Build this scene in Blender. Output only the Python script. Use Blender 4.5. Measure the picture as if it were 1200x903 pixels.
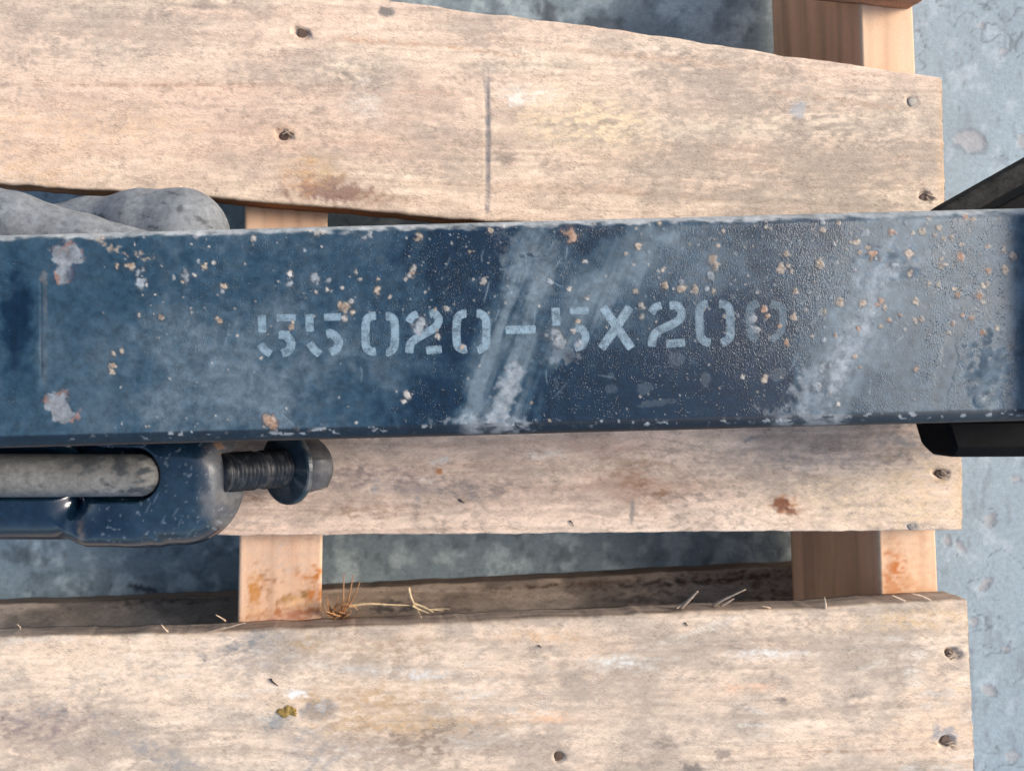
import bpy, bmesh, math, random
import numpy as np
from mathutils import Vector, Matrix

# ------------------------------------------------------------------ camera, light, exposure
for o in list(bpy.data.objects):
    bpy.data.objects.remove(o, do_unlink=True)
scene = bpy.context.scene
C = scene.collection
CAM_Z, FPX, CX, CY = 609.0, 902.0, 370.0, 430.0      # camera height (mm), focal length and plumb point in photo pixels

cam = bpy.data.cameras.new('camera')
cam.sensor_width = 36.0
cam.lens = FPX / 1200 * 36
cam.shift_x = (600 - CX) / 1200
cam.shift_y = -(451.5 - CY) / 1200
cam.clip_start, cam.clip_end = 0.01, 200
cam.dof.use_dof = True
cam.dof.focus_distance = 0.385
cam.dof.aperture_fstop = 13
camo = bpy.data.objects.new('camera', cam); C.objects.link(camo)
camo.location = (0, 0, CAM_Z / 1000)
scene.camera = camo

SUN = Vector((1.0, 0.26, 0.74)).normalized()
el = math.asin(SUN.z); az = math.atan2(SUN.x, SUN.y)
world = bpy.data.worlds.new('World'); scene.world = world
world.use_nodes = True
wn = world.node_tree
sky = wn.nodes.new('ShaderNodeTexSky'); sky.sky_type = 'NISHITA'
sky.sun_disc = False
sky.sun_elevation = el; sky.sun_rotation = az
sky.air_density = 1.0; sky.dust_density = 3.0; sky.ozone_density = 1.0
bgn = wn.nodes['Background']; bgn.inputs[1].default_value = 0.15
wn.links.new(sky.outputs[0], bgn.inputs[0])

sl = bpy.data.lights.new('sun', 'SUN'); sl.energy = 1.5; sl.angle = math.radians(24)
sl.color = (1.0, 0.95, 0.88)
so = bpy.data.objects.new('sun', sl); C.objects.link(so)
so.rotation_euler = SUN.to_track_quat('Z', 'Y').to_euler()
so.location = (0.4, 0.5, 1.2)

vs = scene.view_settings
vs.view_transform = 'Standard'; vs.look = 'None'; vs.gamma = 1.0; vs.use_curve_mapping = False
vs.exposure = 1.10

# ------------------------------------------------------------------ numeric helpers
def hash2(ix, iy, seed):
    h = (ix.astype(np.int64) * 374761393 + iy.astype(np.int64) * 668265263 + seed * 974711) & 0xffffffff
    h = ((h ^ (h >> 13)) * 1274126177) & 0xffffffff
    h = (h ^ (h >> 16)) & 0xffff
    return h / 65535.0

def vnoise(x, y, seed):
    ix = np.floor(x); iy = np.floor(y)
    fx = x - ix; fy = y - iy
    fx = fx * fx * (3 - 2 * fx); fy = fy * fy * (3 - 2 * fy)
    a = hash2(ix, iy, seed); b = hash2(ix + 1, iy, seed)
    c = hash2(ix, iy + 1, seed); d = hash2(ix + 1, iy + 1, seed)
    return (a * (1 - fx) + b * fx) * (1 - fy) + (c * (1 - fx) + d * fx) * fy

def fbm(x, y, px, py=None, octv=4, seed=0, gain=0.5):
    """px, py: feature size; result about 0..1 with mean 0.5"""
    py = px if py is None else py
    x = x / px; y = y / py
    s = 0; a = 1; t = 0
    for o in range(octv):
        c_, s_ = math.cos(0.6 + 1.1 * o), math.sin(0.6 + 1.1 * o)
        s = s + a * vnoise((x * c_ - y * s_) * 2 ** o + 17.3 * o, (x * s_ + y * c_) * 2 ** o - 9.1 * o, seed + o * 31)
        t += a; a *= gain
    v = s / t
    return np.clip(0.5 + (v - 0.5) * 1.5, 0, 1)

def sst(a, b, x):
    t = np.clip((x - a) / (b - a), 0, 1)
    return t * t * (3 - 2 * t)

def blob(X, Y, cx, cy, rx, ry, ang=0, soft=0.5, nz=0.5, ns=None, seed=1):
    c, s = math.cos(math.radians(ang)), math.sin(math.radians(ang))
    dx, dy = X - cx, Y - cy
    u, v = (dx * c + dy * s) / rx, (-dx * s + dy * c) / ry
    r = np.sqrt(u * u + v * v)
    m = np.zeros_like(r)
    k = r < 2.4
    ns = ns or min(rx, ry) * 0.8
    r2 = r[k] + (fbm(X[k], Y[k], ns, ns, 4, seed) - 0.5) * 2 * nz
    m[k] = 1 - sst(1 - soft, 1 + soft, r2)
    return m

def segdist(X, Y, pts):
    """distance to a polyline and the parameter along it"""
    best = np.full(X.shape, 1e9); par = np.zeros(X.shape)
    n = len(pts) - 1
    for i in range(n):
        (x0, y0), (x1, y1) = pts[i], pts[i + 1]
        dx, dy = x1 - x0, y1 - y0
        t = np.clip(((X - x0) * dx + (Y - y0) * dy) / (dx * dx + dy * dy), 0, 1)
        d = np.hypot(X - x0 - t * dx, Y - y0 - t * dy)
        k = d < best
        best[k] = d[k]; par[k] = ((i + t) / n)[k]
    return best, par

def mix(col, m, c):
    m = m[..., None]
    return col * (1 - m) + np.asarray(c, float) * m

def srgb(r, g, b):
    f = lambda v: ((v / 255 + 0.055) / 1.055) ** 2.4 if v > 10 else v / 255 / 12.92
    return (f(r), f(g), f(b))

def mm(px, py, z):
    """photo pixel at height z (mm) -> mm on the plan"""
    k = (CAM_Z - z) / FPX
    return ((px - CX) * k, -(py - CY) * k)

def pix(x, y, z):
    k = FPX / (CAM_Z - z)
    return CX + x * k, CY - y * k

# ------------------------------------------------------------------ mesh helpers
def make(name, V, faces, mat, parent=None, attrs=None, smooth=True, closed=True):
    """V in mm (n,3); faces: list of integer arrays (m,k)"""
    me = bpy.data.meshes.new(name)
    V = np.asarray(V, float) * 0.001
    me.vertices.add(len(V)); me.vertices.foreach_set('co', V.astype(np.float32).ravel())
    faces = [np.asarray(f, np.int32) for f in faces if len(f)]
    vol = 0.0                                            # outward normals: positive enclosed volume
    W = V - V.mean(0)
    for f in faces:
        for k in range(1, f.shape[1] - 1):
            vol += np.einsum('ij,ij->', W[f[:, 0]], np.cross(W[f[:, k]], W[f[:, k + 1]]))
    if vol < 0 and closed: faces = [f[:, ::-1] for f in faces]
    nl = sum(f.size for f in faces); nf = sum(len(f) for f in faces)
    me.loops.add(nl); me.polygons.add(nf)
    me.loops.foreach_set('vertex_index', np.concatenate([f.ravel() for f in faces]))
    st = []; s = 0
    for f in faces:
        st.append(s + np.arange(len(f)) * f.shape[1]); s += f.size
    me.polygons.foreach_set('loop_start', np.concatenate(st).astype(np.int32))
    me.update(calc_edges=True); me.validate()
    if smooth:
        me.polygons.foreach_set('use_smooth', np.ones(len(me.polygons), bool))
    for k, a in (attrs or {}).items():
        a = np.asarray(a, np.float32)
        if a.ndim == 2:
            at = me.attributes.new(k, 'FLOAT_COLOR', 'POINT')
            at.data.foreach_set('color', np.concatenate([a, np.ones((len(a), 1), np.float32)], 1).ravel())
        else:
            at = me.attributes.new(k, 'FLOAT', 'POINT'); at.data.foreach_set('value', a)
    me.materials.append(mat)
    o = bpy.data.objects.new(name, me); C.objects.link(o)
    if parent: o.parent = parent
    return o

def loft(R):
    """R: (n,m,3) rings closed in m -> verts, faces with fan caps; faces outward when ring runs counter-clockwise seen from +x"""
    n, m, _ = R.shape
    V = R.reshape(-1, 3)
    i, j = np.meshgrid(np.arange(n - 1), np.arange(m), indexing='ij')
    i = i.ravel(); j = j.ravel(); j2 = (j + 1) % m
    Q = np.stack([i * m + j, i * m + j2, (i + 1) * m + j2, (i + 1) * m + j], 1)
    V = np.concatenate([V, R[0].mean(0)[None], R[-1].mean(0)[None]])
    a = np.arange(m); b = (a + 1) % m
    T0 = np.stack([np.full(m, n * m), b, a], 1)
    T1 = np.stack([np.full(m, n * m + 1), (n - 1) * m + a, (n - 1) * m + b], 1)
    return V, Q, np.concatenate([T0, T1])

def tube_path(pts, radii, seg=8, sub=5):
    """smooth tapered tube through pts (mm)"""
    P = np.asarray(pts, float); r = np.asarray(radii, float)
    n = len(P)
    T = np.linspace(0, n - 1, (n - 1) * sub + 1)
    out = []; rr = []
    for t in T:
        i = min(int(t), n - 2); f = t - i
        p0, p1, p2, p3 = P[max(i - 1, 0)], P[i], P[i + 1], P[min(i + 2, n - 1)]
        out.append(0.5 * (2 * p1 + (p2 - p0) * f + (2 * p0 - 5 * p1 + 4 * p2 - p3) * f * f + (3 * p1 - p0 - 3 * p2 + p3) * f ** 3))
        rr.append(r[i] * (1 - f) + r[i + 1] * f)
    out = np.array(out); d = np.gradient(out, axis=0); d /= np.linalg.norm(d, axis=1)[:, None] + 1e-9
    up = np.array([0.13, 0.21, 0.97])
    s = np.cross(d, up); s /= np.linalg.norm(s, axis=1)[:, None] + 1e-9
    u = np.cross(s, d)
    a = np.linspace(0, 2 * math.pi, seg, endpoint=False)
    R = out[:, None] + (s[:, None] * np.cos(a)[None, :, None] + u[:, None] * np.sin(a)[None, :, None]) * np.array(rr)[:, None, None]
    return loft(R)

def surface_nets(f, lo, hi, h):
    lo = np.array(lo, float); hi = np.array(hi, float)
    n = np.ceil((hi - lo) / h).astype(int) + 1
    ax = [lo[k] + np.arange(n[k]) * h for k in range(3)]
    G = np.stack(np.meshgrid(*ax, indexing='ij'), -1)
    D = f(G[..., 0], G[..., 1], G[..., 2])
    S = D < 0
    nc = n - 1
    acc = np.zeros((*nc, 3)); cnt = np.zeros(tuple(nc))
    corners = [(a, b, c) for a in (0, 1) for b in (0, 1) for c in (0, 1)]
    sl = lambda o: tuple(slice(o[k], o[k] + nc[k]) for k in range(3))
    for ca in corners:
        for k in range(3):
            if ca[k] == 0:
                cb = list(ca); cb[k] = 1
                da, db = D[sl(ca)], D[sl(cb)]
                m = (da < 0) != (db < 0)
                t = np.where(m, da / np.where(m, da - db, 1), 0)
                p = np.zeros((*nc, 3)); p[...] = ca
                p[..., k] += t
                acc += p * m[..., None]; cnt += m
    act = cnt > 0
    idx = np.full(tuple(nc), -1); idx[act] = np.arange(act.sum())
    I = np.argwhere(act)
    V = lo + (I + acc[act] / cnt[act][:, None]) * h
    F = []
    for k in range(3):
        a, b = (k + 1) % 3, (k + 2) % 3
        s0 = [slice(0, None)] * 3; s1 = [slice(0, None)] * 3
        s0[k] = slice(0, -1); s1[k] = slice(1, None)
        m = S[tuple(s0)] != S[tuple(s1)]
        E = np.argwhere(m)
        ok = (E[:, a] > 0) & (E[:, b] > 0) & (E[:, a] < nc[a]) & (E[:, b] < nc[b])
        E = E[ok]
        def cell(da, db):
            q = E.copy(); q[:, a] -= da; q[:, b] -= db
            return idx[q[:, 0], q[:, 1], q[:, 2]]
        Q = np.stack([cell(0, 0), cell(1, 0), cell(1, 1), cell(0, 1)], 1)
        ins = S[E[:, 0], E[:, 1], E[:, 2]]
        Q[~ins] = Q[~ins][:, ::-1]
        F.append(Q)
    return V, [np.concatenate(F)]

# ------------------------------------------------------------------ materials
def nodemat(name):
    m = bpy.data.materials.new(name); m.use_nodes = True
    nt = m.node_tree
    b = nt.nodes['Principled BSDF']
    def N(t, **kw):
        n = nt.nodes.new('ShaderNode' + t)
        for k, v in kw.items():
            if k in ('operation', 'blend_type', 'data_type', 'attribute_name', 'noise_dimensions', 'feature', 'attribute_type', 'bands_direction', 'wave_type'):
                setattr(n, k, v)
            else:
                n.inputs[k].default_value = v
        return n
    L = nt.links.new
    return m, nt, b, N, L

def math_node(N, L, op, a, b=None, clamp=False):
    n = N('Math', operation=op); n.use_clamp = clamp
    for i, v in enumerate((a, b)):
        if v is None: continue
        if isinstance(v, (int, float)): n.inputs[i].default_value = v
        else: L(v, n.inputs[i])
    return n.outputs[0]

def coords(nt, N, L, scale, rot=(0, 0, 0)):
    tc = N('TexCoord'); mp = N('Mapping')
    mp.inputs['Scale'].default_value = scale
    src = tc.outputs['Object']
    if any(rot):
        m0 = N('Mapping'); m0.inputs['Rotation'].default_value = rot
        L(src, m0.inputs['Vector']); src = m0.outputs[0]
    L(src, mp.inputs['Vector'])
    return mp.outputs[0]

def wood_material(name, along='X', fuzz=1.0, bump=0.5, diag=0.0, fine=(0.62, 1.22)):
    m, nt, b, N, L = nodemat(name)
    at = N('Attribute', attribute_name='Col')
    g = (40, 620, 300) if along == 'X' else (620, 40, 300)
    f = (430, 760, 600) if along == 'X' else (760, 430, 600)
    # long grain
    n1 = N('TexNoise', Scale=1.0, Detail=5.0, Roughness=0.6); L(coords(nt, N, L, g), n1.inputs['Vector'])
    # short raised fibres, lying slightly askew
    n2 = N('TexNoise', Scale=1.0, Detail=5.0, Roughness=0.72, Distortion=1.2); L(coords(nt, N, L, f, (0, 0, math.radians(14))), n2.inputs['Vector'])
    n3 = N('TexNoise', Scale=1600.0, Detail=2.0)
    L(coords(nt, N, L, (1, 1, 1)), n3.inputs['Vector'])
    h = math_node(N, L, 'ADD', math_node(N, L, 'MULTIPLY', n1.outputs[0], 0.32), math_node(N, L, 'MULTIPLY', n2.outputs[0], fuzz))
    h = math_node(N, L, 'ADD', h, math_node(N, L, 'MULTIPLY', n3.outputs[0], 0.35))
    if diag:
        n4 = N('TexNoise', Scale=1.0, Detail=2.0); L(coords(nt, N, L, (90, 900, 200), (0, 0, math.radians(-38))), n4.inputs['Vector'])
        h = math_node(N, L, 'ADD', h, math_node(N, L, 'MULTIPLY', n4.outputs[0], diag))
    mr = N('MapRange'); L(h, mr.inputs[0])
    mid = (0.32 + fuzz + 0.35 + diag) * 0.5
    mr.inputs[1].default_value = mid - 0.42; mr.inputs[2].default_value = mid + 0.38
    mr.inputs[3].default_value = fine[0]; mr.inputs[4].default_value = fine[1]
    g5 = (420, 1500, 800) if along == 'X' else (1500, 420, 800)
    n5 = N('TexNoise', Scale=1.0, Detail=3.0, Roughness=0.6); L(coords(nt, N, L, g5, (0, 0, math.radians(17))), n5.inputs['Vector'])
    n6 = N('TexNoise', Scale=70.0, Detail=3.0); L(coords(nt, N, L, (1, 1, 1)), n6.inputs['Vector'])
    th = math_node(N, L, 'ADD', n5.outputs[0], math_node(N, L, 'MULTIPLY', n6.outputs[0], 0.45))
    pr = N('MapRange'); L(th, pr.inputs[0])
    pr.inputs[1].default_value = 0.78; pr.inputs[2].default_value = 0.92; pr.inputs[3].default_value = 1.0; pr.inputs[4].default_value = 1.0 - 0.36 * min(1, fuzz)
    sc = math_node(N, L, 'MULTIPLY', mr.outputs[0], pr.outputs[0])
    mx = N('VectorMath', operation='SCALE'); L(at.outputs['Color'], mx.inputs[0]); L(sc, mx.inputs['Scale'])
    L(mx.outputs[0], b.inputs['Base Color'])
    b.inputs['Roughness'].default_value = 0.82
    b.inputs['Specular IOR Level'].default_value = 0.25
    bp = N('Bump', Strength=bump, Distance=0.0006); L(h, bp.inputs['Height']); L(bp.outputs[0], b.inputs['Normal'])
    return m

def steel_material(name, peel=1400.0, dist=0.00021):
    """painted steel: colour, roughness and skin texture come from what the surface carries (paint, dust, rust)"""
    m, nt, b, N, L = nodemat(name)
    at = N('Attribute', attribute_name='Col'); rg = N('Attribute', attribute_name='rgh'); bm_ = N('Attribute', attribute_name='bmp')
    vec = coords(nt, N, L, (1, 1, 1))
    n0 = N('TexNoise', Scale=230.0, Detail=5.0, Roughness=0.7); L(vec, n0.inputs['Vector'])
    mr = N('MapRange'); L(n0.outputs[0], mr.inputs[0])
    mr.inputs[1].default_value = 0.3; mr.inputs[2].default_value = 0.7; mr.inputs[3].default_value = 0.65; mr.inputs[4].default_value = 1.38
    mx = N('VectorMath', operation='SCALE'); L(at.outputs['Color'], mx.inputs[0]); L(mr.outputs[0], mx.inputs['Scale'])
    L(mx.outputs[0], b.inputs['Base Color'])
    L(rg.outputs['Fac'], b.inputs['Roughness'])
    b.inputs['Specular IOR Level'].default_value = 0.30
    n1 = N('TexNoise', Scale=peel, Detail=2.0, Roughness=0.5, Distortion=0.6); L(coords(nt, N, L, (1.25, 0.62, 1.0), (0, 0, math.radians(20))), n1.inputs['Vector'])
    n2 = N('TexNoise', Scale=2300.0, Detail=2.0); L(vec, n2.inputs['Vector'])
    vo = N('TexVoronoi', feature='F1', Scale=900.0, Randomness=1.0); L(vec, vo.inputs['Vector'])
    bl = N('MapRange'); L(vo.outputs['Distance'], bl.inputs[0])
    bl.inputs[1].default_value = 0.32; bl.inputs[2].default_value = 0.08; bl.inputs[3].default_value = 0; bl.inputs[4].default_value = 1
    nm = N('TexNoise', Scale=160.0, Detail=2.0); L(vec, nm.inputs['Vector'])
    mk = N('MapRange'); L(nm.outputs[0], mk.inputs[0])
    mk.inputs[1].default_value = 0.47; mk.inputs[2].default_value = 0.62; mk.inputs[3].default_value = 0.1; mk.inputs[4].default_value = 1.1
    h = math_node(N, L, 'ADD', math_node(N, L, 'MULTIPLY', n1.outputs[0], 0.7), math_node(N, L, 'MULTIPLY', bl.outputs[0], mk.outputs[0]))
    h = math_node(N, L, 'ADD', math_node(N, L, 'MULTIPLY', h, bm_.outputs['Fac']), math_node(N, L, 'MULTIPLY', n2.outputs[0], 0.06))
    bp = N('Bump', Strength=0.9, Distance=dist); L(h, bp.inputs['Height']); L(bp.outputs[0], b.inputs['Normal'])
    return m

def stencil_material():
    m, nt, b, N, L = nodemat('stencil_paint')
    vec = coords(nt, N, L, (1, 1, 1))
    n0 = N('TexNoise', Scale=420.0, Detail=4.0, Roughness=0.7); L(vec, n0.inputs['Vector'])
    cr = N('MapRange'); L(n0.outputs[0], cr.inputs[0])
    cr.inputs[1].default_value = 0.3; cr.inputs[2].default_value = 0.7; cr.inputs[3].default_value = 0.85; cr.inputs[4].default_value = 1.12
    col = N('VectorMath', operation='SCALE'); col.inputs[0].default_value = (0.175, 0.252, 0.298); L(cr.outputs[0], col.inputs['Scale'])
    L(col.outputs[0], b.inputs['Base Color'])
    b.inputs['Roughness'].default_value = 0.6
    oi = N('ObjectInfo')
    sep = N('SeparateColor'); L(oi.outputs['Color'], sep.inputs[0])
    n1 = N('TexNoise', Scale=300.0, Detail=5.0, Roughness=0.75); L(vec, n1.inputs['Vector'])
    w = N('MapRange'); L(n1.outputs[0], w.inputs[0])
    w.inputs[1].default_value = 0.34; w.inputs[2].default_value = 0.56; w.inputs[3].default_value = 0.35; w.inputs[4].default_value = 1.0
    a = math_node(N, L, 'MULTIPLY', w.outputs[0], sep.outputs[0], True)
    ed = N('Attribute', attribute_name='edge')
    a = math_node(N, L, 'MULTIPLY', a, ed.outputs['Fac'], True)
    L(a, b.inputs['Alpha'])
    n2 = N('TexNoise', Scale=1150.0, Detail=2.0, Distortion=0.6); L(vec, n2.inputs['Vector'])
    bp = N('Bump', Strength=0.7, Distance=0.00014); L(n2.outputs[0], bp.inputs['Height']); L(bp.outputs[0], b.inputs['Normal'])
    return m

def floor_material():
    m, nt, b, N, L = nodemat('painted_concrete')
    at = N('Attribute', attribute_name='Col')
    vec = coords(nt, N, L, (1, 1, 1))
    n0 = N('TexNoise', Scale=260.0, Detail=6.0, Roughness=0.7); L(vec, n0.inputs['Vector'])
    mr = N('MapRange'); L(n0.outputs[0], mr.inputs[0])
    mr.inputs[1].default_value = 0.3; mr.inputs[2].default_value = 0.7; mr.inputs[3].default_value = 0.78; mr.inputs[4].default_value = 1.18
    mx = N('VectorMath', operation='SCALE'); L(at.outputs['Color'], mx.inputs[0]); L(mr.outputs[0], mx.inputs['Scale'])
    L(mx.outputs[0], b.inputs['Base Color'])
    rg = N('MapRange'); L(n0.outputs[0], rg.inputs[0]); rg.inputs[3].default_value = 0.62; rg.inputs[4].default_value = 0.85
    L(rg.outputs[0], b.inputs['Roughness'])
    n1 = N('TexNoise', Scale=420.0, Detail=6.0, Roughness=0.75); L(vec, n1.inputs['Vector'])
    bp = N('Bump', Strength=0.6, Distance=0.0012); L(n1.outputs[0], bp.inputs['Height']); L(bp.outputs[0], b.inputs['Normal'])
    return m

def simple_material(name, col, rough=0.6, scale=300.0, var=(0.7, 1.3), bump=0.3, metal=0.0, spec=0.3):
    m, nt, b, N, L = nodemat(name)
    vec = coords(nt, N, L, (1, 1, 1))
    n0 = N('TexNoise', Scale=scale, Detail=5.0, Roughness=0.7); L(vec, n0.inputs['Vector'])
    mr = N('MapRange'); L(n0.outputs[0], mr.inputs[0])
    mr.inputs[1].default_value = 0.3; mr.inputs[2].default_value = 0.7; mr.inputs[3].default_value = var[0]; mr.inputs[4].default_value = var[1]
    mx = N('VectorMath', operation='SCALE'); mx.inputs[0].default_value = col; L(mr.outputs[0], mx.inputs['Scale'])
    L(mx.outputs[0], b.inputs['Base Color'])
    b.inputs['Roughness'].default_value = rough; b.inputs['Metallic'].default_value = metal
    b.inputs['Specular IOR Level'].default_value = spec
    bp = N('Bump', Strength=bump, Distance=0.0004); L(n0.outputs[0], bp.inputs['Height']); L(bp.outputs[0], b.inputs['Normal'])
    return m

M_TOP = wood_material('weathered_board_wood', fuzz=1.1, bump=0.8)
M_LOW = wood_material('sawn_board_wood', fuzz=0.9, bump=0.7, diag=0.3)
M_STR = wood_material('stringer_wood', along='Y', fuzz=0.35, bump=0.3, fine=(0.82, 1.12))
M_STEEL = steel_material('painted_steel')
M_CAST = steel_material('glossy_casting_paint', peel=700.0, dist=0.00012)
M_CAST.node_tree.nodes['Principled BSDF'].inputs['Specular IOR Level'].default_value = 0.6
M_DUSTY = steel_material('dusty_metal', peel=380.0, dist=0.0003)
M_STENCIL = stencil_material()
M_FLOOR = floor_material()
M_BLACK = simple_material('black_painted_steel', (0.0045, 0.0045, 0.005), 0.65, spec=0.03)
M_NAIL = simple_material('rusty_nail', (0.075, 0.045, 0.03), 0.7, 900)
M_STRAW = simple_material('straw', (0.55, 0.40, 0.22), 0.7, 500)
M_STRAWRED = simple_material('red_brown_straw', (0.36, 0.18, 0.075), 0.7, 500)
M_HUSK = simple_material('husk', (0.20, 0.13, 0.03), 0.5, 900)
M_CHAR = simple_material('black_speck', (0.012, 0.011, 0.01), 0.7)
M_SPLINT = simple_material('splinter_wood', (0.46, 0.34, 0.235), 0.8, 400)

def label(o, lab=None, cat=None, kind=None, group=None):
    for k, v in (('label', lab), ('category', cat), ('kind', kind), ('group', group)):
        if v: o[k] = v
    return o

def empty(name, loc):
    o = bpy.data.objects.new(name, None); C.objects.link(o)
    o.location = [v * 0.001 for v in loc]; o.empty_display_size = 0.02
    return o

def attach(o, parent):
    """parent a mesh whose vertices are written in place to an Empty that stands off the origin"""
    o.parent = parent
    o.matrix_parent_inverse = Matrix.Translation(-parent.location)
    return o

# ------------------------------------------------------------------ ground
def build_ground():
    xs = np.concatenate([[-40000, -8000, -2500, -900, -500], np.arange(-310, 640, 1.5), [800, 1200, 2800, 8000, 40000]])
    ys = np.concatenate([[-40000, -8000, -2500, -900, -520], np.arange(-370, 350, 1.5), [500, 900, 2500, 8000, 40000]])
    X, Y = np.meshgrid(xs, ys)
    x = X.ravel(); y = Y.ravel()
    px, py = pix(x, y, 0)
    col = np.ones((len(x), 3)) * np.array((0.19, 0.248, 0.272))
    n = fbm(x, y, 60, None, 5, 3)
    col *= (0.88 + 0.24 * n)[:, None]
    # scuffs running down the floor, pale wear
    n2 = fbm(x, y, 5, 16, 4, 11)
    col = mix(col, sst(0.66, 0.90, n2) * 0.5, (0.12, 0.145, 0.165))
    n3 = fbm(x, y, 12, 15, 4, 23)
    col = mix(col, sst(0.62, 0.90, n3) * 0.3, (0.38, 0.43, 0.46))
    # hair cracks and ring marks
    w1 = fbm(x, y, 34, None, 3, 41); w2 = fbm(x, y, 21, None, 3, 47)
    cr = np.exp(-((w1 - 0.5) / 0.010) ** 2) * sst(0.45, 0.6, fbm(x, y, 40, None, 2, 51))
    cr = np.maximum(cr, np.exp(-((w2 - 0.42) / 0.016) ** 2) * sst(0.5, 0.65, fbm(x, y, 33, None, 2, 57)))
    col = mix(col, cr * 0.75, (0.06, 0.075, 0.085))
    z = -cr * 0.4 + (n - 0.5) * 0.5
    # mottled, greener tone in the pallet's open bays
    bay = sst(1060, 900, px) * sst(-300, 0, px)
    g1 = fbm(x, y, 14, None, 5, 71); g2 = fbm(x, y, 9, None, 4, 77)
    col = mix(col, bay * 0.6, (0.19, 0.235, 0.245))
    col = mix(col, bay * sst(0.42, 0.85, g1) * 0.65, (0.44, 0.51, 0.51))
    col = mix(col, bay * sst(0.55, 0.95, g2) * 0.55, (0.06, 0.08, 0.09))
    # oil stains
    for (cx, cy, rx, ry, s) in [(170, 690, 16, 5, 0.9), (650, 615, 12, 8, .6), (640, 15, 14, 12, .7), (710, 30, 26, 8, .5), (25, 650, 25, 10, .5)]:
        col = mix(col, blob(px, py, cx, cy, rx, ry, 10, 0.5, .6, seed=int(cx)) * s, (0.03, 0.035, 0.04))
    # bare spots where the coating has flaked off
    for i, (cx, cy, rx, ry, a) in enumerate([(1137, 165, 18, 12, 22), (1198, 165, 6, 8, 0), (1160, 609, 6, 9, 20), (1125, 640, 8, 4, 40), (1154, 684, 9, 5, -40), (1141, 728, 5, 5, 0),
                                (1159, 808, 9, 6, 20), (1187, 885, 8, 6, 0), (1110, 632, 4, 6, 0), (1190, 560, 6, 4, 0), (1180, 760, 4, 3, 0), (1175, 60, 5, 4, 0), (1150, 30, 4, 4, 0)]):
        b = blob(px, py, cx, cy, rx, ry, a, 0.14, .3, seed=90 + i)
        col = mix(col, b * 0.9, np.array((0.235, 0.245, 0.245)))
        rim = np.clip(blob(px, py, cx + 1.2, cy + 1.2, rx * 1.15, ry * 1.2, a, 0.14, .3, seed=90 + i) - b, 0, 1)
        col = mix(col, rim * 0.55, (0.10, 0.115, 0.13))
        z -= b * 0.6
    nx, ny = len(xs), len(ys)
    i, j = np.meshgrid(np.arange(nx - 1), np.arange(ny - 1))
    q = (j * nx + i).ravel()
    Q = np.stack([q, q + 1, q + nx + 1, q + nx], 1)
    o = make('ground', np.stack([x, y, z], 1), [Q], M_FLOOR, None, {'Col': np.clip(col, 0, 1)}, closed=False)
    label(o, 'blue grey painted concrete floor with scuffs and bare chips under the pallet', 'floor', 'structure')
build_ground()

# ------------------------------------------------------------------ pallet
PAL = empty('wooden_pallet', (150, -60, 0))
label(PAL, 'weathered pine pallet with wide deck boards lying on grey concrete floor', 'pallet')

def wood_base(px, py, seed, warm, pale, grey, grey_amt=0.5, knots=(), lean=0.0):
    """sapwood colour with growth streaks along x"""
    s1 = fbm(px, py, 420, 26, 5, seed)
    s2 = fbm(px, py, 130, 7, 4, seed + 5)
    s3 = fbm(px, py, 60, 34, 5, seed + 9)
    col = np.asarray(warm) + (np.asarray(pale) - np.asarray(warm)) * s1[:, None]
    col = col * (0.88 + 0.24 * s2)[:, None]
    g = py - lean * px + 26 * (fbm(px, py, 420, 110, 3, seed + 17) - 0.5) + 5 * (fbm(px, py, 90, 40, 2, seed + 18) - .5)
    for kx, ky, kr in knots:
        w = np.exp(-((px - kx) / (2.6 * kr)) ** 2 - ((py - ky) / (3.2 * kr)) ** 2)
        g = g + w * kr * 1.5 * np.tanh(-(py - ky) / (kr * .6))
    l1 = fbm(px, g, 900, 4.2, 2, seed + 19); l2 = fbm(px, g, 700, 13, 3, seed + 20)
    col = col * (1 - 0.17 * sst(.50, .80, l1) * sst(.25, .7, l2 + .15))[:, None]
    col = mix(col, sst(.70, .92, l2) * .22, np.asarray(warm) * np.array((.80, .66, .56)))
    col = mix(col, sst(0.45, 0.8, s3) * grey_amt, grey)
    col = col * (0.84 + 0.32 * fbm(px + py * .4, py, 11, 4.5, 4, seed + 13))[:, None]
    col = mix(col, sst(.72, .95, fbm(px + py * .4, py, 8, 2.6, 3, seed + 14)) * .35, np.asarray(grey) * .7)
    return col

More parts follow.
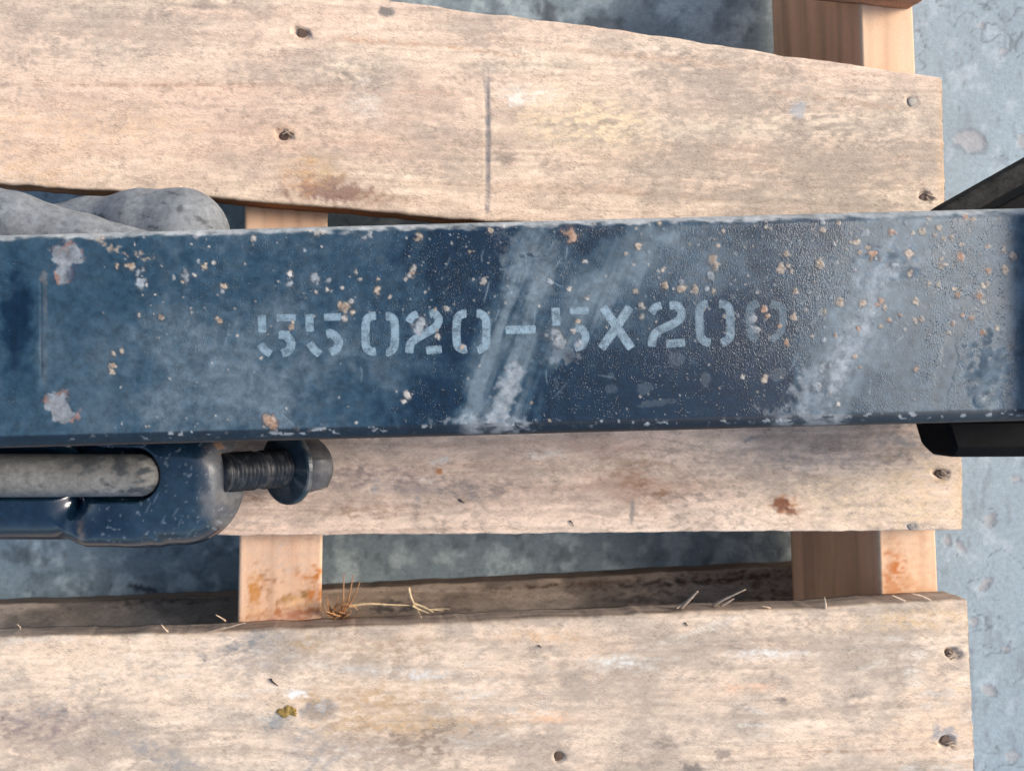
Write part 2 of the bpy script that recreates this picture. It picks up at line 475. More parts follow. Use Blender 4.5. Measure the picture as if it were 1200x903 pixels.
def deck_board(name, top, bot, x0, xr, z0, z1, paint, mat, dents=(), side=(0.30, 0.20, 0.13), seed=0, warp=0.6, edge_jit=1.0, xl=None):
    """top/bot: (px,py) edge polylines at height z1; xr: (px at top, px at bottom) of the right end"""
    L = (max(xr) - x0) * (CAM_Z - z1) / FPX
    nx = int(L / 0.85)
    tx, ty = zip(*top); bx, by = zip(*bot)
    W = (np.mean(by) - np.mean(ty)) * (CAM_Z - z1) / FPX
    ny = int(W / 0.8)
    t = np.linspace(0, 1, nx)[:, None]
    v = np.linspace(0, 1, ny)[None, :]
    r = 0.75
    def edge_x(v):
        return xr[0] + (xr[1] - xr[0]) * v + (fbm(v * 400, v * 0 + seed, 9, 9, 3, seed + 70) - 0.5) * 2.4
    def plan(t, v):
        X = x0 + t * (edge_x(v) - x0)
        Yt = np.interp(X, tx, ty) + (fbm(X, X * 0, 26, 26, 4, seed + 61) - 0.5) * 2.4 * edge_jit
        Yb = np.interp(X, bx, by) + (fbm(X, X * 0, 26, 26, 4, seed + 67) - 0.5) * 2.4 * edge_jit
        return X, Yt + (Yb - Yt) * v
    P, Q = plan(t, v + 0 * t)
    k = (CAM_Z - z1) / FPX
    x = (P - CX) * k; y = -(Q - CY) * k
    ed = np.minimum(v, 1 - v) * W + 0 * t
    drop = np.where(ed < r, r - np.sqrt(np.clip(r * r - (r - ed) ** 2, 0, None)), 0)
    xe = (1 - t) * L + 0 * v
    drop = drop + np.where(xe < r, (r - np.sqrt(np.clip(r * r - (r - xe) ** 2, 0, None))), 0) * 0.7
    pf, qf = P.ravel(), Q.ravel()
    z = z1 - drop + ((fbm(pf, qf, 200, 50, 3, seed + 3) - 0.5) * warp + (fbm(pf, qf, 22, 5, 3, seed + 4) - 0.5) * 0.35).reshape(P.shape)
    for (cx, cy, rx, ry, d, a) in dents:
        z = z - d * blob(pf, qf, cx, cy, rx, ry, a, 0.4, 0.25, seed=int(cx)).reshape(P.shape)
    Ctop = paint(pf, qf).reshape(nx, ny, 3)
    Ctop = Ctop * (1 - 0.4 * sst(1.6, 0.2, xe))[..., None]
    # side rows under both long edges
    ns = 7
    def side_rows(j, sgn, sd):
        rows = []; cols = []
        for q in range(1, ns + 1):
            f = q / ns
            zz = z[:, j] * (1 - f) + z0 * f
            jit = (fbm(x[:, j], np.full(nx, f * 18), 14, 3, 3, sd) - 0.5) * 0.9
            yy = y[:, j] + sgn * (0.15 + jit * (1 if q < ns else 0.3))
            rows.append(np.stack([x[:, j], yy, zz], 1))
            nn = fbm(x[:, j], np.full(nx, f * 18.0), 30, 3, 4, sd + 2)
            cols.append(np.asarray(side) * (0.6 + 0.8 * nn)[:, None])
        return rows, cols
    rT, cT = side_rows(0, 1, seed + 31)
    rB, cB = side_rows(ny - 1, -1, seed + 37)
    topP = np.stack([x, y, z], -1)
    ring = np.concatenate([topP] + [a[:, None] for a in rB] + [a[:, None] for a in rT[::-1]], 1)
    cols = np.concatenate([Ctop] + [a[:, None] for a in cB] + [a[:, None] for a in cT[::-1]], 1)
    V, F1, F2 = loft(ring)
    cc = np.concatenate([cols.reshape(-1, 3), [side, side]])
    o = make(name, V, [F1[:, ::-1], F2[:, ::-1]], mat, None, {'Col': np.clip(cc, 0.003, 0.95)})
    attach(o, PAL)
    return o

def paint_list(col, px, py, items, base_seed):
    """items: (cx,cy,rx,ry,angle,colour,strength,soft,noise)"""
    for i, it in enumerate(items):
        cx, cy, rx, ry, a, c, s = it[:7]
        soft = it[7] if len(it) > 7 else 0.85
        nz = it[8] if len(it) > 8 else 0.6
        m = blob(px, py, cx, cy, rx, ry, a, soft, nz, ns=max(4, min(rx, ry) * 0.6), seed=base_seed + i)
        brk = 0.22 + 1.05 * sst(.28, .80, fbm(px + py * .5, py, 7.5, 3.4, 4, base_seed + 300 + i % 7)) if soft > 0.4 else 1
        if soft > 0.8: s = min(1, s * 1.06)
        col = mix(col, np.clip(m * s * brk, 0, 1), c)
    return col

PALE = (0.70, 0.57, 0.422); WARM = (0.63, 0.46, 0.34); GREY = (0.36, 0.29, 0.225)
DG = (0.18, 0.15, 0.125); BR = (0.25, 0.13, 0.07); BLU = (0.235, 0.23, 0.22); WHT = (0.74, 0.68, 0.58); OR = (0.55, 0.30, 0.14)

def paint_top(px, py):
    col = wood_base(px, py, 5, WARM, PALE, GREY, 0.55, [(333, 158, 12), (353, 38, 11), (935, 128, 12)], 0.06)
    col = mix(col, blob(px, py, 200, 120, 280, 90, 3, .8, .5, seed=3) * 0.35, (0.62, 0.41, 0.30))
    sp = sst(0.62, 0.80, fbm(px, py, 7, 4, 3, 15)) * sst(0.40, 0.65, fbm(px, py, 90, 50, 3, 16))
    col = mix(col, sp * 0.3, DG)
    its = [(60, 40, 80, 30, 5, GREY, .55), (200, 20, 60, 14, 3, GREY, .6), (170, 60, 50, 20, 0, GREY, .4), (400, 85, 60, 24, 10, GREY, .6), (300, 85, 50, 14, 0, GREY, .5), (420, 95, 25, 9, 15, DG, .5),
           (240, 5, 14, 6, 0, DG, .6, .4, .5), (452, 14, 9, 6, 0, (0.10, 0.10, 0.10), .8, .35, .4), (555, 30, 60, 14, 8, GREY, .4),
           (720, 145, 40, 24, 10, GREY, .8), (712, 145, 14, 7, -10, DG, .7), (770, 165, 60, 35, 15, GREY, .7), (790, 75, 60, 22, 10, GREY, .7), (890, 80, 40, 16, 20, GREY, .7), (660, 145, 24, 5, 0, DG, .5),
           (650, 195, 18, 10, 30, DG, .5), (590, 185, 14, 10, 20, DG, .55), (850, 110, 80, 24, 6, GREY, .6), (960, 150, 100, 50, 8, GREY, .75), (900, 200, 90, 30, 0, GREY, .5), (1040, 180, 50, 50, 0, GREY, .6),
           (580, 75, 14, 16, 0, GREY, .6), (690, 215, 50, 10, 0, GREY, .5), (850, 225, 80, 10, -3, GREY, .4), (545, 205, 40, 18, 10, GREY, .45), (480, 190, 60, 20, 0, GREY, .5), (510, 150, 45, 20, 5, GREY, .4),
           (935, 128, 9, 11, 10, (0.36, 0.37, 0.37), .75, .4, .4), (935, 148, 12, 7, 0, DG, .5), (690, 140, 60, 32, 5, (0.74, 0.56, 0.36), .8), (620, 110, 30, 8, 0, WHT, .5), (605, 117, 8, 6, 0, WHT, .8, .4),
           (380, 222, 42, 13, 2, (0.20, 0.11, 0.085), .8, .4, .7), (370, 200, 26, 15, 0, (0.50, 0.34, 0.18), .6), (350, 210, 24, 24, 0, OR, .35), (440, 232, 36, 7, 4, BR, .5), (415, 45, 20, 3, 3, (0.56, 0.33, 0.19), .5),
           (450, 50, 50, 2.5, 4, (0.54, 0.33, 0.2), .6), (560, 60, 70, 2, 8, (0.5, 0.32, 0.2), .7), (200, 100, 200, 1.5, 0, BR, .45), (480, 108, 60, 1.6, 2, (0.56, 0.36, 0.26), .5), (500, 140, 30, 2, 0, (.56, .36, .27), .5),
           (430, 120, 22, 18, 40, WHT, .35), (280, 200, 40, 24, -30, GREY, .35), (40, 200, 60, 24, 0, (0.60, 0.41, 0.26), .6), (90, 150, 100, 24, 0, (0.68, 0.46, 0.29), .5), (330, 158, 14, 8, 0, BR, .5), (353, 38, 14, 8, 0, BR, .4),
           (1000, 120, 100, 3, 8, (0.42, 0.28, 0.18), .4), (700, 60, 200, 3, 7, (0.45, 0.30, 0.2), .4)]
    col = paint_list(col, px, py, its, 1000)
    # dark pencil-like scrape across the board
    d, p = segdist(px, py, [(569, 72), (571, 120), (572, 170), (571, 246)])
    br = 0.35 + 0.65 * fbm(px, py, 6, 9, 3, 91)
    col = mix(col, (1 - sst(1.8, 4.2, d)) * br * sst(0, .25, p + .05) * .95, (0.16, 0.165, 0.17))
    col = mix(col, sst(1094, 1106, px) * 0.4, (0.62, 0.40, 0.22))
    return col

def paint_mid(px, py):
    col = wood_base(px, py, 105, (0.60, 0.43, 0.32), (0.73, 0.57, 0.43), (0.30, 0.23, 0.18), 0.45, [(920, 592, 15), (760, 568, 18)], -0.01)
    sp = sst(0.62, 0.80, fbm(px, py, 7, 4, 3, 115)) * sst(0.42, 0.65, fbm(px, py, 90, 50, 3, 116))
    col = mix(col, sp * 0.45, DG)
    its = [(450, 560, 90, 12, 3, (0.26, 0.20, 0.17), .7), (520, 573, 70, 8, 2, (0.25, 0.21, 0.19), .6), (420, 600, 50, 8, 0, (0.30, 0.19, 0.12), .6), (430, 530, 60, 14, 0, (0.36, 0.29, 0.22), .5),
           (600, 570, 70, 10, -3, DG, .45), (640, 550, 40, 10, 0, GREY, .5), (740, 560, 40, 26, 20, (0.33, 0.2, 0.13), .55), (748, 566, 16, 12, 40, BR, .5), (775, 578, 10, 6, 0, BR, .7), (800, 582, 40, 5, 0, DG, .45),
           (741, 598, 2.5, 14, 3, (0.22, 0.19, 0.17), .8, .4, .3), (515, 552, 4, 3, 0, (0.40, 0.15, 0.05), .9, .4), (515, 540, 10, 3, -15, (0.55, 0.55, 0.5), .6), (630, 533, 10, 4, 0, WHT, .6), (650, 530, 8, 3, 0, WHT, .5), (497, 563, 7, 2.5, 5, WHT, .5),
           (440, 570, 4, 14, 20, BLU, .5), (490, 585, 3, 9, -15, BLU, .55), (552, 580, 2, 6, 0, BLU, .7), (555, 583, 3, 8, -10, BLU, .6), (860, 540, 60, 24, 10, (0.4, 0.32, 0.25), .5), (900, 565, 50, 12, 0, GREY, .6), (960, 540, 70, 12, 5, BLU, .35), (980, 575, 60, 10, 0, GREY, .35),
           (1070, 520, 40, 14, 0, BLU, .6), (1040, 535, 30, 8, 0, DG, .5), (1010, 590, 90, 26, 0, (0.70, 0.54, 0.36), .6), (1090, 570, 40, 40, 0, (0.68, 0.49, 0.30), .6), (880, 515, 12, 3, 0, BLU, .7), (700, 520, 60, 10, 0, (0.52, 0.33, 0.25), .4),
           (920, 592, 17, 11, 10, (0.42, 0.20, 0.10), .85, .45), (916, 590, 9, 7, 10, (0.20, 0.075, 0.035), .95, .4, .5), (928, 597, 6, 5, 0, (0.16, 0.06, 0.03), .8, .4), (940, 600, 10, 12, 40, (0.35, 0.22, 0.14), .5), (915, 570, 20, 10, 0, GREY, .5),
           (1068, 617, 9, 4, 0, (0.30, 0.27, 0.24), .7, .4), (1103, 555, 15, 9, 0, (0.40, 0.28, 0.18), .5), (285, 540, 40, 14, 0, (0.36, 0.25, 0.18), .7), (300, 580, 16, 8, 0, (0.28, 0.16, 0.09), .6), (280, 612, 60, 5, 0, (0.33, 0.27, 0.22), .5)]
    col = paint_list(col, px, py, its, 1400)
    col = mix(col, sst(1112, 1127, px) * 0.35, (0.62, 0.42, 0.24))
    return col

def paint_low(px, py):
    col = wood_base(px, py, 205, (0.56, 0.42, 0.305), (0.67, 0.535, 0.40), (0.30, 0.26, 0.21), 0.6, [(655, 887, 12), (374, 831, 20), (50, 850, 26)], -0.035)
    g = sst(0.42, 0.72, fbm(px, py, 120, 42, 4, 216))
    col = mix(col, g * 0.14 * sst(735, 790, py), (0.29, 0.255, 0.205))
    sp = sst(0.60, 0.80, fbm(px, py, 9, 4, 3, 215)) * sst(0.40, 0.65, fbm(px, py, 90, 50, 3, 217))
    col = mix(col, sp * 0.3, DG)
    wt = sst(0.66, 0.82, fbm(px, py, 26, 7, 4, 219)) * sst(0.45, 0.65, fbm(px, py, 140, 60, 3, 220))
    col = mix(col, wt * 0.25, (0.66, 0.66, 0.60))
    its = [(130, 790, 150, 40, 0, (0.70, 0.545, 0.40), .6), (60, 765, 80, 14, 0, (0.68, 0.52, 0.37), .6),
           (40, 855, 60, 20, 8, (0.22, 0.17, 0.15), .75), (75, 840, 30, 10, 0, (0.20, 0.13, 0.11), .7), (60, 835, 40, 12, 0, BLU, .5), (150, 885, 120, 26, 12, GREY, .7), (200, 890, 60, 10, 25, BLU, .6), (20, 880, 40, 20, 0, GREY, .5),
           (280, 755, 38, 7, -24, (0.16, 0.165, 0.17), .85, .45), (300, 760, 50, 20, -10, BLU, .65), (330, 775, 70, 16, 0, GREY, .6), (360, 755, 20, 10, 0, (0.36, 0.25, 0.15), .7),
           (374, 831, 20, 13, 0, (0.165, 0.165, 0.165), .85, .3, .25), (377, 825, 6, 6, 0, (0.42, 0.43, 0.42), .7, .4), (325, 845, 14, 8, -30, (0.20, 0.205, 0.20), .8, .4), (348, 813, 10, 4, 0, (0.70, 0.70, 0.66), .9, .4),
           (372, 885, 4, 30, 38, (0.24, 0.24, 0.235), .7, .5), (395, 885, 4, 34, 42, (0.27, 0.27, 0.26), .6, .5), (375, 870, 36, 30, 0, BLU, .4),
           (450, 760, 50, 18, 0, (0.36, 0.26, 0.17), .65), (470, 785, 60, 12, 0, GREY, .7), (440, 820, 70, 20, 0, (0.42, 0.29, 0.17), .7), (470, 850, 90, 14, 0, (0.50, 0.34, 0.19), .7), (490, 870, 70, 22, 0, (0.24, 0.18, 0.13), .8),
           (440, 885, 60, 18, 10, GREY, .7), (560, 812, 22, 5, 0, (0.60, 0.57, 0.50), .45), (430, 785, 36, 5, 3, (0.60, 0.57, 0.50), .4), (500, 790, 20, 5, 0, (0.62, 0.63, 0.6), .6), (640, 840, 26, 6, 5, (0.68, 0.42, 0.26), .7),
           (590, 800, 60, 10, 0, GREY, .5), (640, 745, 40, 6, 0, (0.58, 0.38, 0.22), .6), (560, 760, 50, 12, 0, GREY, .5), (600, 870, 60, 20, 0, GREY, .7), (530, 830, 50, 6, 0, GREY, .6),
           (700, 800, 60, 20, -10, GREY, .55), (750, 880, 50, 20, 0, GREY, .7), (800, 850, 60, 16, 0, GREY, .6), (780, 870, 20, 6, 0, DG, .6), (812, 900, 12, 6, 0, DG, .9, .4), (846, 884, 9, 5, 0, DG, .7, .4), (760, 895, 16, 5, 0, DG, .5), (725, 775, 30, 6, 0, (0.66, 0.66, 0.60), .6), (800, 745, 60, 4, -18, (0.66, 0.61, 0.52), .35), (840, 730, 20, 4, -15, (0.66, 0.61, 0.52), .35),
           (915, 820, 10, 6, 10, DG, .7, .5), (870, 830, 14, 5, 0, DG, .5), (940, 835, 30, 6, 0, GREY, .6), (960, 750, 70, 18, 4, GREY, .55), (1000, 770, 60, 10, 0, GREY, .5), (850, 870, 50, 6, 0, GREY, .5), (760, 790, 60, 30, -20, GREY, .4),
           (1070, 795, 12, 14, 0, (0.70, 0.67, 0.58), .5), (1020, 780, 20, 4, -20, WHT, .3), (1070, 766, 14, 5, 0, WHT, .4), (1050, 800, 30, 18, 0, GREY, .4), (900, 765, 40, 5, 0, (.68, .67, .62), .5),
           (1080, 725, 60, 12, -3, (0.56, 0.39, 0.22), .6), (1100, 850, 40, 50, 0, (0.68, 0.49, 0.33), .6), (880, 805, 30, 5, -5, (0.68, 0.43, 0.28), .6), (1105, 860, 14, 9, 0, (0.26, 0.26, 0.26), .75, .4), (1117, 766, 12, 9, 0, GREY, .4),
           (655, 885, 11, 10, 0, (0.3, 0.22, 0.16), .7), (990, 880, 90, 1.6, -2, BR, .5), (1125, 872, 30, 1.2, 3, BR, .6), (1100, 840, 60, 1.2, 0, BR, .3)]
    col = paint_list(col, px, py, its, 1800)
    return col

def paint_plain(seed, warm, pale, grey, amt, items=()):
    def f(px, py):
        return paint_list(wood_base(px, py, seed, warm, pale, grey, amt), px, py, items, seed + 2000)
    return f

Z0, Z1 = 111.0, 129.0
NAILHOLES_TOP = [(333, 158, 10, 6, 2.6, 15), (353, 38, 11, 5, 2.2, 15), (1069, 119, 8, 8, 0.7, 0), (1085, 230, 8, 5, 2.2, 20), (571, 160, 3, 80, 0.5, 0)]
deck_top = deck_board('deck_board', [(-80, -52), (200, -40), (440, -3), (530, 11), (600, 19), (700, 32), (800, 46), (900, 62), (1000, 76), (1105, 91)],
                      [(-80, 209), (0, 215), (130, 223), (247, 231), (400, 244), (533, 256), (640, 262), (800, 268), (1110, 274)],
                      -80, (1104, 1109), Z0, Z1, paint_top, M_TOP, NAILHOLES_TOP, (0.30, 0.125, 0.05), 3)
deck_top['label'] = 'widest tapering board with a dark scrape across it'
NAILHOLES_MID = [(1103, 555, 9, 6, 2.2, 10), (1068, 617, 6, 3, 1.0, 0), (918, 591, 12, 8, -0.4, 10)]
deck_mid = deck_board('deck_board', [(-80, 418), (1128, 398)], [(-80, 629), (250, 627), (600, 625), (900, 622), (1127, 621)],
                      -80, (1127, 1128), Z0, Z1, paint_mid, M_LOW, NAILHOLES_MID, (0.24, 0.16, 0.10), 17)
deck_mid['label'] = 'pinkish brown board with a reddish knot near its end'
NAILHOLES_LOW = [(1117, 766, 9, 7, 2.6, 0), (1110, 868, 9, 6, 2.2, 0), (655, 887, 6, 6, 2.0, 0)]
deck_low = deck_board('deck_board', [(-80, 750), (0, 746.5), (200, 743), (400, 735), (600, 726), (800, 718), (934, 714), (1035, 707), (1135, 702)],
                      [(-80, 1010), (1145, 980)], -80, (1134, 1145), Z0, Z1, paint_low, M_LOW, NAILHOLES_LOW, (0.36, 0.28, 0.22), 29, 0.8, 1.0)
deck_low['label'] = 'pale mould-stained board with splintered upper edge'
deck_far = deck_board('deck_board', [(300, -160), (1092, -120)], [(300, -85), (1000, -13), (1090, -5)], 300, (1093, 1091), Z0, Z1,
                      paint_plain(305, (0.5, 0.34, 0.24), (0.6, 0.42, 0.3), GREY, .3), M_TOP, (), (0.40, 0.22, 0.13), 41)

# bottom board on the floor
def paint_bottom(px, py):
    # px,py are pixel positions at the top height of this board
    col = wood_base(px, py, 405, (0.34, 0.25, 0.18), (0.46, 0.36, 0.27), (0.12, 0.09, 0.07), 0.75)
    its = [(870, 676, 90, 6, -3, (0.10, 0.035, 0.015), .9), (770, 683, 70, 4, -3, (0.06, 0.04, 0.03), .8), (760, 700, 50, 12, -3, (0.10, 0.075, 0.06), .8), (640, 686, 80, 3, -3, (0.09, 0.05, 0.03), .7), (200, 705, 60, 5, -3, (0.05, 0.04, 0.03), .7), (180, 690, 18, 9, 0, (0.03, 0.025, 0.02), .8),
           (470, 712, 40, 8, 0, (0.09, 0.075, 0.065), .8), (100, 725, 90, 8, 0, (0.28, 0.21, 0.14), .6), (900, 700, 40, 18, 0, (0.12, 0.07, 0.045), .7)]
    return paint_list(col, px, py, its, 2400)
bottom = deck_board('bottom_board', [(-80, 712), (0, 709), (245, 700), (420, 689), (600, 680.5), (800, 670), (927, 664), (1100, 656)],
                    [(-80, 865), (1100, 812)], -80, (1085, 1090), 0.6, 17.0, paint_bottom, M_LOW, (), (0.16, 0.11, 0.08), 53)

def stringer(tl, tr, bl, br, z0, z1, seed, warm, pale, items, side):
    """corner pixels at height z1: top-left, top-right, bottom-left, bottom-right"""
    k = (CAM_Z - z1) / FPX
    ny, nx, ns = 420, 44, 36
    t = np.linspace(0, 1, ny)[:, None]; u = np.linspace(0, 1, nx)[None]
    A, B, Cc, D = [np.array(p, float) for p in (tl, tr, bl, br)]
    L_ = A + (Cc - A) * t; R_ = B + (D - B) * t
    P = L_[:, None, 0] + (R_[:, None, 0] - L_[:, None, 0]) * u
    Q = L_[:, None, 1] + (R_[:, None, 1] - L_[:, None, 1]) * u
    P = P.reshape(ny, nx); Q = Q.reshape(ny, nx)
    x = (P - CX) * k; y = -(Q - CY) * k
    W = abs(x[0, -1] - x[0, 0]); r = 0.9
    ed = np.minimum(u, 1 - u) * W + 0 * t
    drop = np.where(ed < r, r - np.sqrt(np.clip(r * r - (r - ed) ** 2, 0, None)), 0)
    z = z1 - drop
    col = np.asarray(warm) + (np.asarray(pale) - np.asarray(warm)) * fbm(Q.ravel(), P.ravel(), 500, 16, 4, seed)[:, None]
    rings = 0.5 + 0.5 * np.sin((P + (fbm(P.ravel(), Q.ravel(), 300, 300, 2, seed).reshape(P.shape) - .5) * 30).ravel() / 3.4)
    col = col * (1 - 0.16 * rings ** 3 * fbm(P.ravel(), Q.ravel(), 14, 220, 3, seed + 2) * 1.4)[:, None]
    col = paint_list(col, P.ravel(), Q.ravel(), items, seed + 9).reshape(ny, nx, 3)
    f = np.linspace(0, 1, ns + 1)[1:]
    def rows(j, sgn, sd):
        zz = z[:, j][:, None] * (1 - f) + z0 * f
        xx = np.repeat(x[:, j][:, None], ns, 1) + (fbm(y[:, j][:, None].repeat(ns, 1).ravel(), zz.ravel(), 60, 6, 3, sd).reshape(ny, ns) - .5) * .3
        yy = np.repeat(y[:, j][:, None], ns, 1)
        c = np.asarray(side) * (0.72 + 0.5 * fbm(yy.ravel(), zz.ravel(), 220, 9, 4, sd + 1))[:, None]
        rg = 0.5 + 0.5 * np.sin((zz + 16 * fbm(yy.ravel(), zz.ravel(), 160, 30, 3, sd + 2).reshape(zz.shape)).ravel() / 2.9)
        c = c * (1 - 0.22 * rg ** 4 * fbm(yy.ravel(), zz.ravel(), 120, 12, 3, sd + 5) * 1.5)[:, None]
        return np.stack([xx, yy, zz], -1), c.reshape(ny, ns, 3)
    sR, cR = rows(nx - 1, 1, seed + 21); sL, cL = rows(0, -1, seed + 25)
    ring = np.concatenate([np.stack([x, y, z], -1), sR, sL[:, ::-1]], 1)
    cc = np.concatenate([col, cR, cL[:, ::-1]], 1).reshape(-1, 3)
    V, F1, F2 = loft(ring)
    o = make('stringer', V, [F1, F2], M_STR, None, {'Col': np.clip(np.concatenate([cc, [side, side]]), 0.003, .95)})
    return attach(o, PAL)
stringer((1002, -180), (1062, -180), (1043, 1000), (1113, 1000), 17.2, 110.9, 500, (0.60, 0.37, 0.22), (0.70, 0.48, 0.31),
         [(1050, 668, 13, 26, -10, (0.42, 0.14, 0.035), .8), (1060, 690, 30, 12, 0, (0.5, 0.22, 0.09), .6), (1080, 655, 10, 60, 0, (0.55, 0.30, 0.16), .5), (1050, 640, 24, 10, 0, (.45, .27, .16), .5)],
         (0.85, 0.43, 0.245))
stringer((294, -180), (391, -180), (274, 1000), (372, 1000), 17.2, 110.9, 560, (0.56, 0.34, 0.21), (0.66, 0.44, 0.29),
         [(312, 680, 14, 16, 0, (0.28, 0.14, 0.065), .85, .45, 1.0), (297, 690, 9, 22, 0, (0.44, 0.19, 0.05), .85, .45, .9), (365, 680, 15, 17, 0, (0.42, 0.15, 0.03), .9, .45, .9), (368, 697, 8, 7, 0, (0.5, 0.16, 0.03), .9), (340, 718, 46, 9, -6, (0.38, 0.15, 0.06), .9, .45, .9), (345, 699, 22, 5, -15, (0.28, 0.14, 0.045), .9, .45, .8),
          (360, 708, 18, 4, 20, (0.30, 0.16, 0.05), .7), (330, 723, 30, 5, -6, (0.42, 0.21, 0.15), .8), (325, 655, 26, 18, 0, (0.44, 0.33, 0.25), .6), (350, 705, 14, 6, 0, (0.70, 0.40, 0.18), .6), (300, 715, 10, 12, 0, (0.6, 0.36, 0.2), .6), (340, 630, 50, 4, 0, (.42, .25, .15), .5)],
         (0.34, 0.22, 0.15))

# nails: a sunken rusty head with a torn rim, one object each
def nail(board, px, py, r_px, z, tilt, seed, mat=None):
    x, y = mm(px, py, Z1)
    r = r_px * (CAM_Z - Z1) / FPX
    rng = random.Random(seed)
    prof = [(0, 0.25), (0.55, 0.28), (0.85, 0.2), (1.0, 0.0), (0.98, -0.45), (0.45, -0.8), (0.42, -5)]
    m = 18
    R = []
    for pr, pz in prof:
        ring = []
        for j in range(m):
            a = 2 * math.pi * j / m
            w = 1 + 0.10 * math.sin(3 * a + seed) + rng.uniform(-.05, .05)
            ring.append((pr * r * w * math.cos(a), pr * r * w * math.sin(a), pz * 1.0 + pr * math.cos(a - seed) * tilt))
        R.append(ring)
    R = np.array(R) + np.array([x, y, z])
    V, F1, F2 = loft(R)
    o = make('nail', V, [F1, F2], mat or M_NAIL, None)
    o.parent = board; o.matrix_parent_inverse = board.matrix_parent_inverse.copy()
    o.matrix_parent_inverse = Matrix.Identity(4)
    return o
M_NAILG = simple_material('grey_nail', (0.15, 0.14, 0.125), 0.5, 900, metal=0.4)
for b, px, py, r, z, t, mt in [(deck_top, 333, 159, 6, 127.4, .5, None), (deck_top, 354, 38, 6, 127.6, .6, None), (deck_top, 1069, 119, 5.5, 128.6, .15, M_NAILG), (deck_top, 1085, 231, 5, 127.4, .5, None),
                           (deck_mid, 1104, 555, 5.5, 127.5, .6, None), (deck_mid, 1068, 617, 4, 128.4, .2, M_NAILG), (deck_low, 1114, 766, 5.5, 127.6, .5, None), (deck_low, 1110, 868, 6, 127.8, .6, None), (deck_low, 655, 887, 5.5, 127.9, .2, None)]:
    nail(b, px, py, r, z, t, int(px), mt)

# torn fibres beside nail holes and along the sawn edge
def fibre(name, parent, pts, r0, mat, seg=6):
    P = []
    for (px, py, z) in pts:
        x, y = mm(px, py, z); P.append((x, y, z))
    rad = np.linspace(1, 0.25, len(P)) * r0
    V, F1, F2 = tube_path(P, rad, seg, 5)
    o = make(name, V, [F1, F2], mat, None)
    if parent: o.parent = parent
    return o
for pts, r in [([(798, 711, 122), (806, 704, 127), (818, 692, 131)], 1.5), ([(792, 712, 122), (802, 706, 124), (813, 699, 127)], 1.1), ([(836, 709, 121), (848, 702, 126), (874, 690, 132)], 1.3), ([(845, 709, 122), (853, 705, 125), (860, 701, 127)], 1.2),
               ([(967, 712, 129), (967, 706, 132), (966, 699, 134)], 1.0), ([(250, 738, 125), (262, 736, 129), (288, 729, 132)], 0.8), ([(238, 741, 126), (252, 738, 129), (264, 734, 131)], .6), ([(197, 740, 127), (192, 735, 130), (189, 731, 132)], .6), ([(22, 738, 124), (24, 735, 128), (20, 731, 131)], .6),
               ([(264, 727, 116), (260, 724, 122), (253, 720, 126)], .7), ([(1060, 704, 129), (1052, 700, 129), (1045, 697, 130)], .8), ([(1090, 703, 129), (1080, 698, 129), (1068, 695, 130)], .8), ([(905, 713, 124), (899, 711, 127), (893, 710, 128)], .7)]:
    fibre('splinter', deck_low, pts, r, M_SPLINT)
for (px, py, n, b) in [(1119, 766, 3, deck_low), (1115, 872, 5, deck_low), (1108, 556, 4, deck_mid), (1092, 232, 4, deck_top), (338, 155, 3, deck_top)]:
    rg = random.Random(px)
    for q in range(n):
        a = rg.uniform(-.6, .9)
        dx, dy = 6 * math.cos(a), 6 * math.sin(a)
        ox, oy = rg.uniform(-3, 3), rg.uniform(-4, 4)
        fibre('splinter', b, [(px + ox - dx, py + oy - dy, 127.6), (px + ox, py + oy, 129.3), (px + ox + dx, py + oy + dy, 129.5)], 0.55, M_SPLINT, 5)

# ------------------------------------------------------------------ the blue steel frame
FR = empty('steel_frame', (120, 20, Z1))
label(FR, 'navy painted steel beam stencilled 55020-5X200 lying across the pallet', 'steel frame')
NAVY = np.array((0.0035, 0.0145, 0.029)); MIDB = np.array((0.0175, 0.041, 0.062)); DUST = np.array((0.082, 0.114, 0.134)); GDUST = np.array((0.25, 0.27, 0.28))
TAN = np.array((0.31, 0.255, 0.195)); RUST = np.array((0.29, 0.185, 0.125)); BARE = np.array((0.205, 0.22, 0.23))
ZT = 229.0

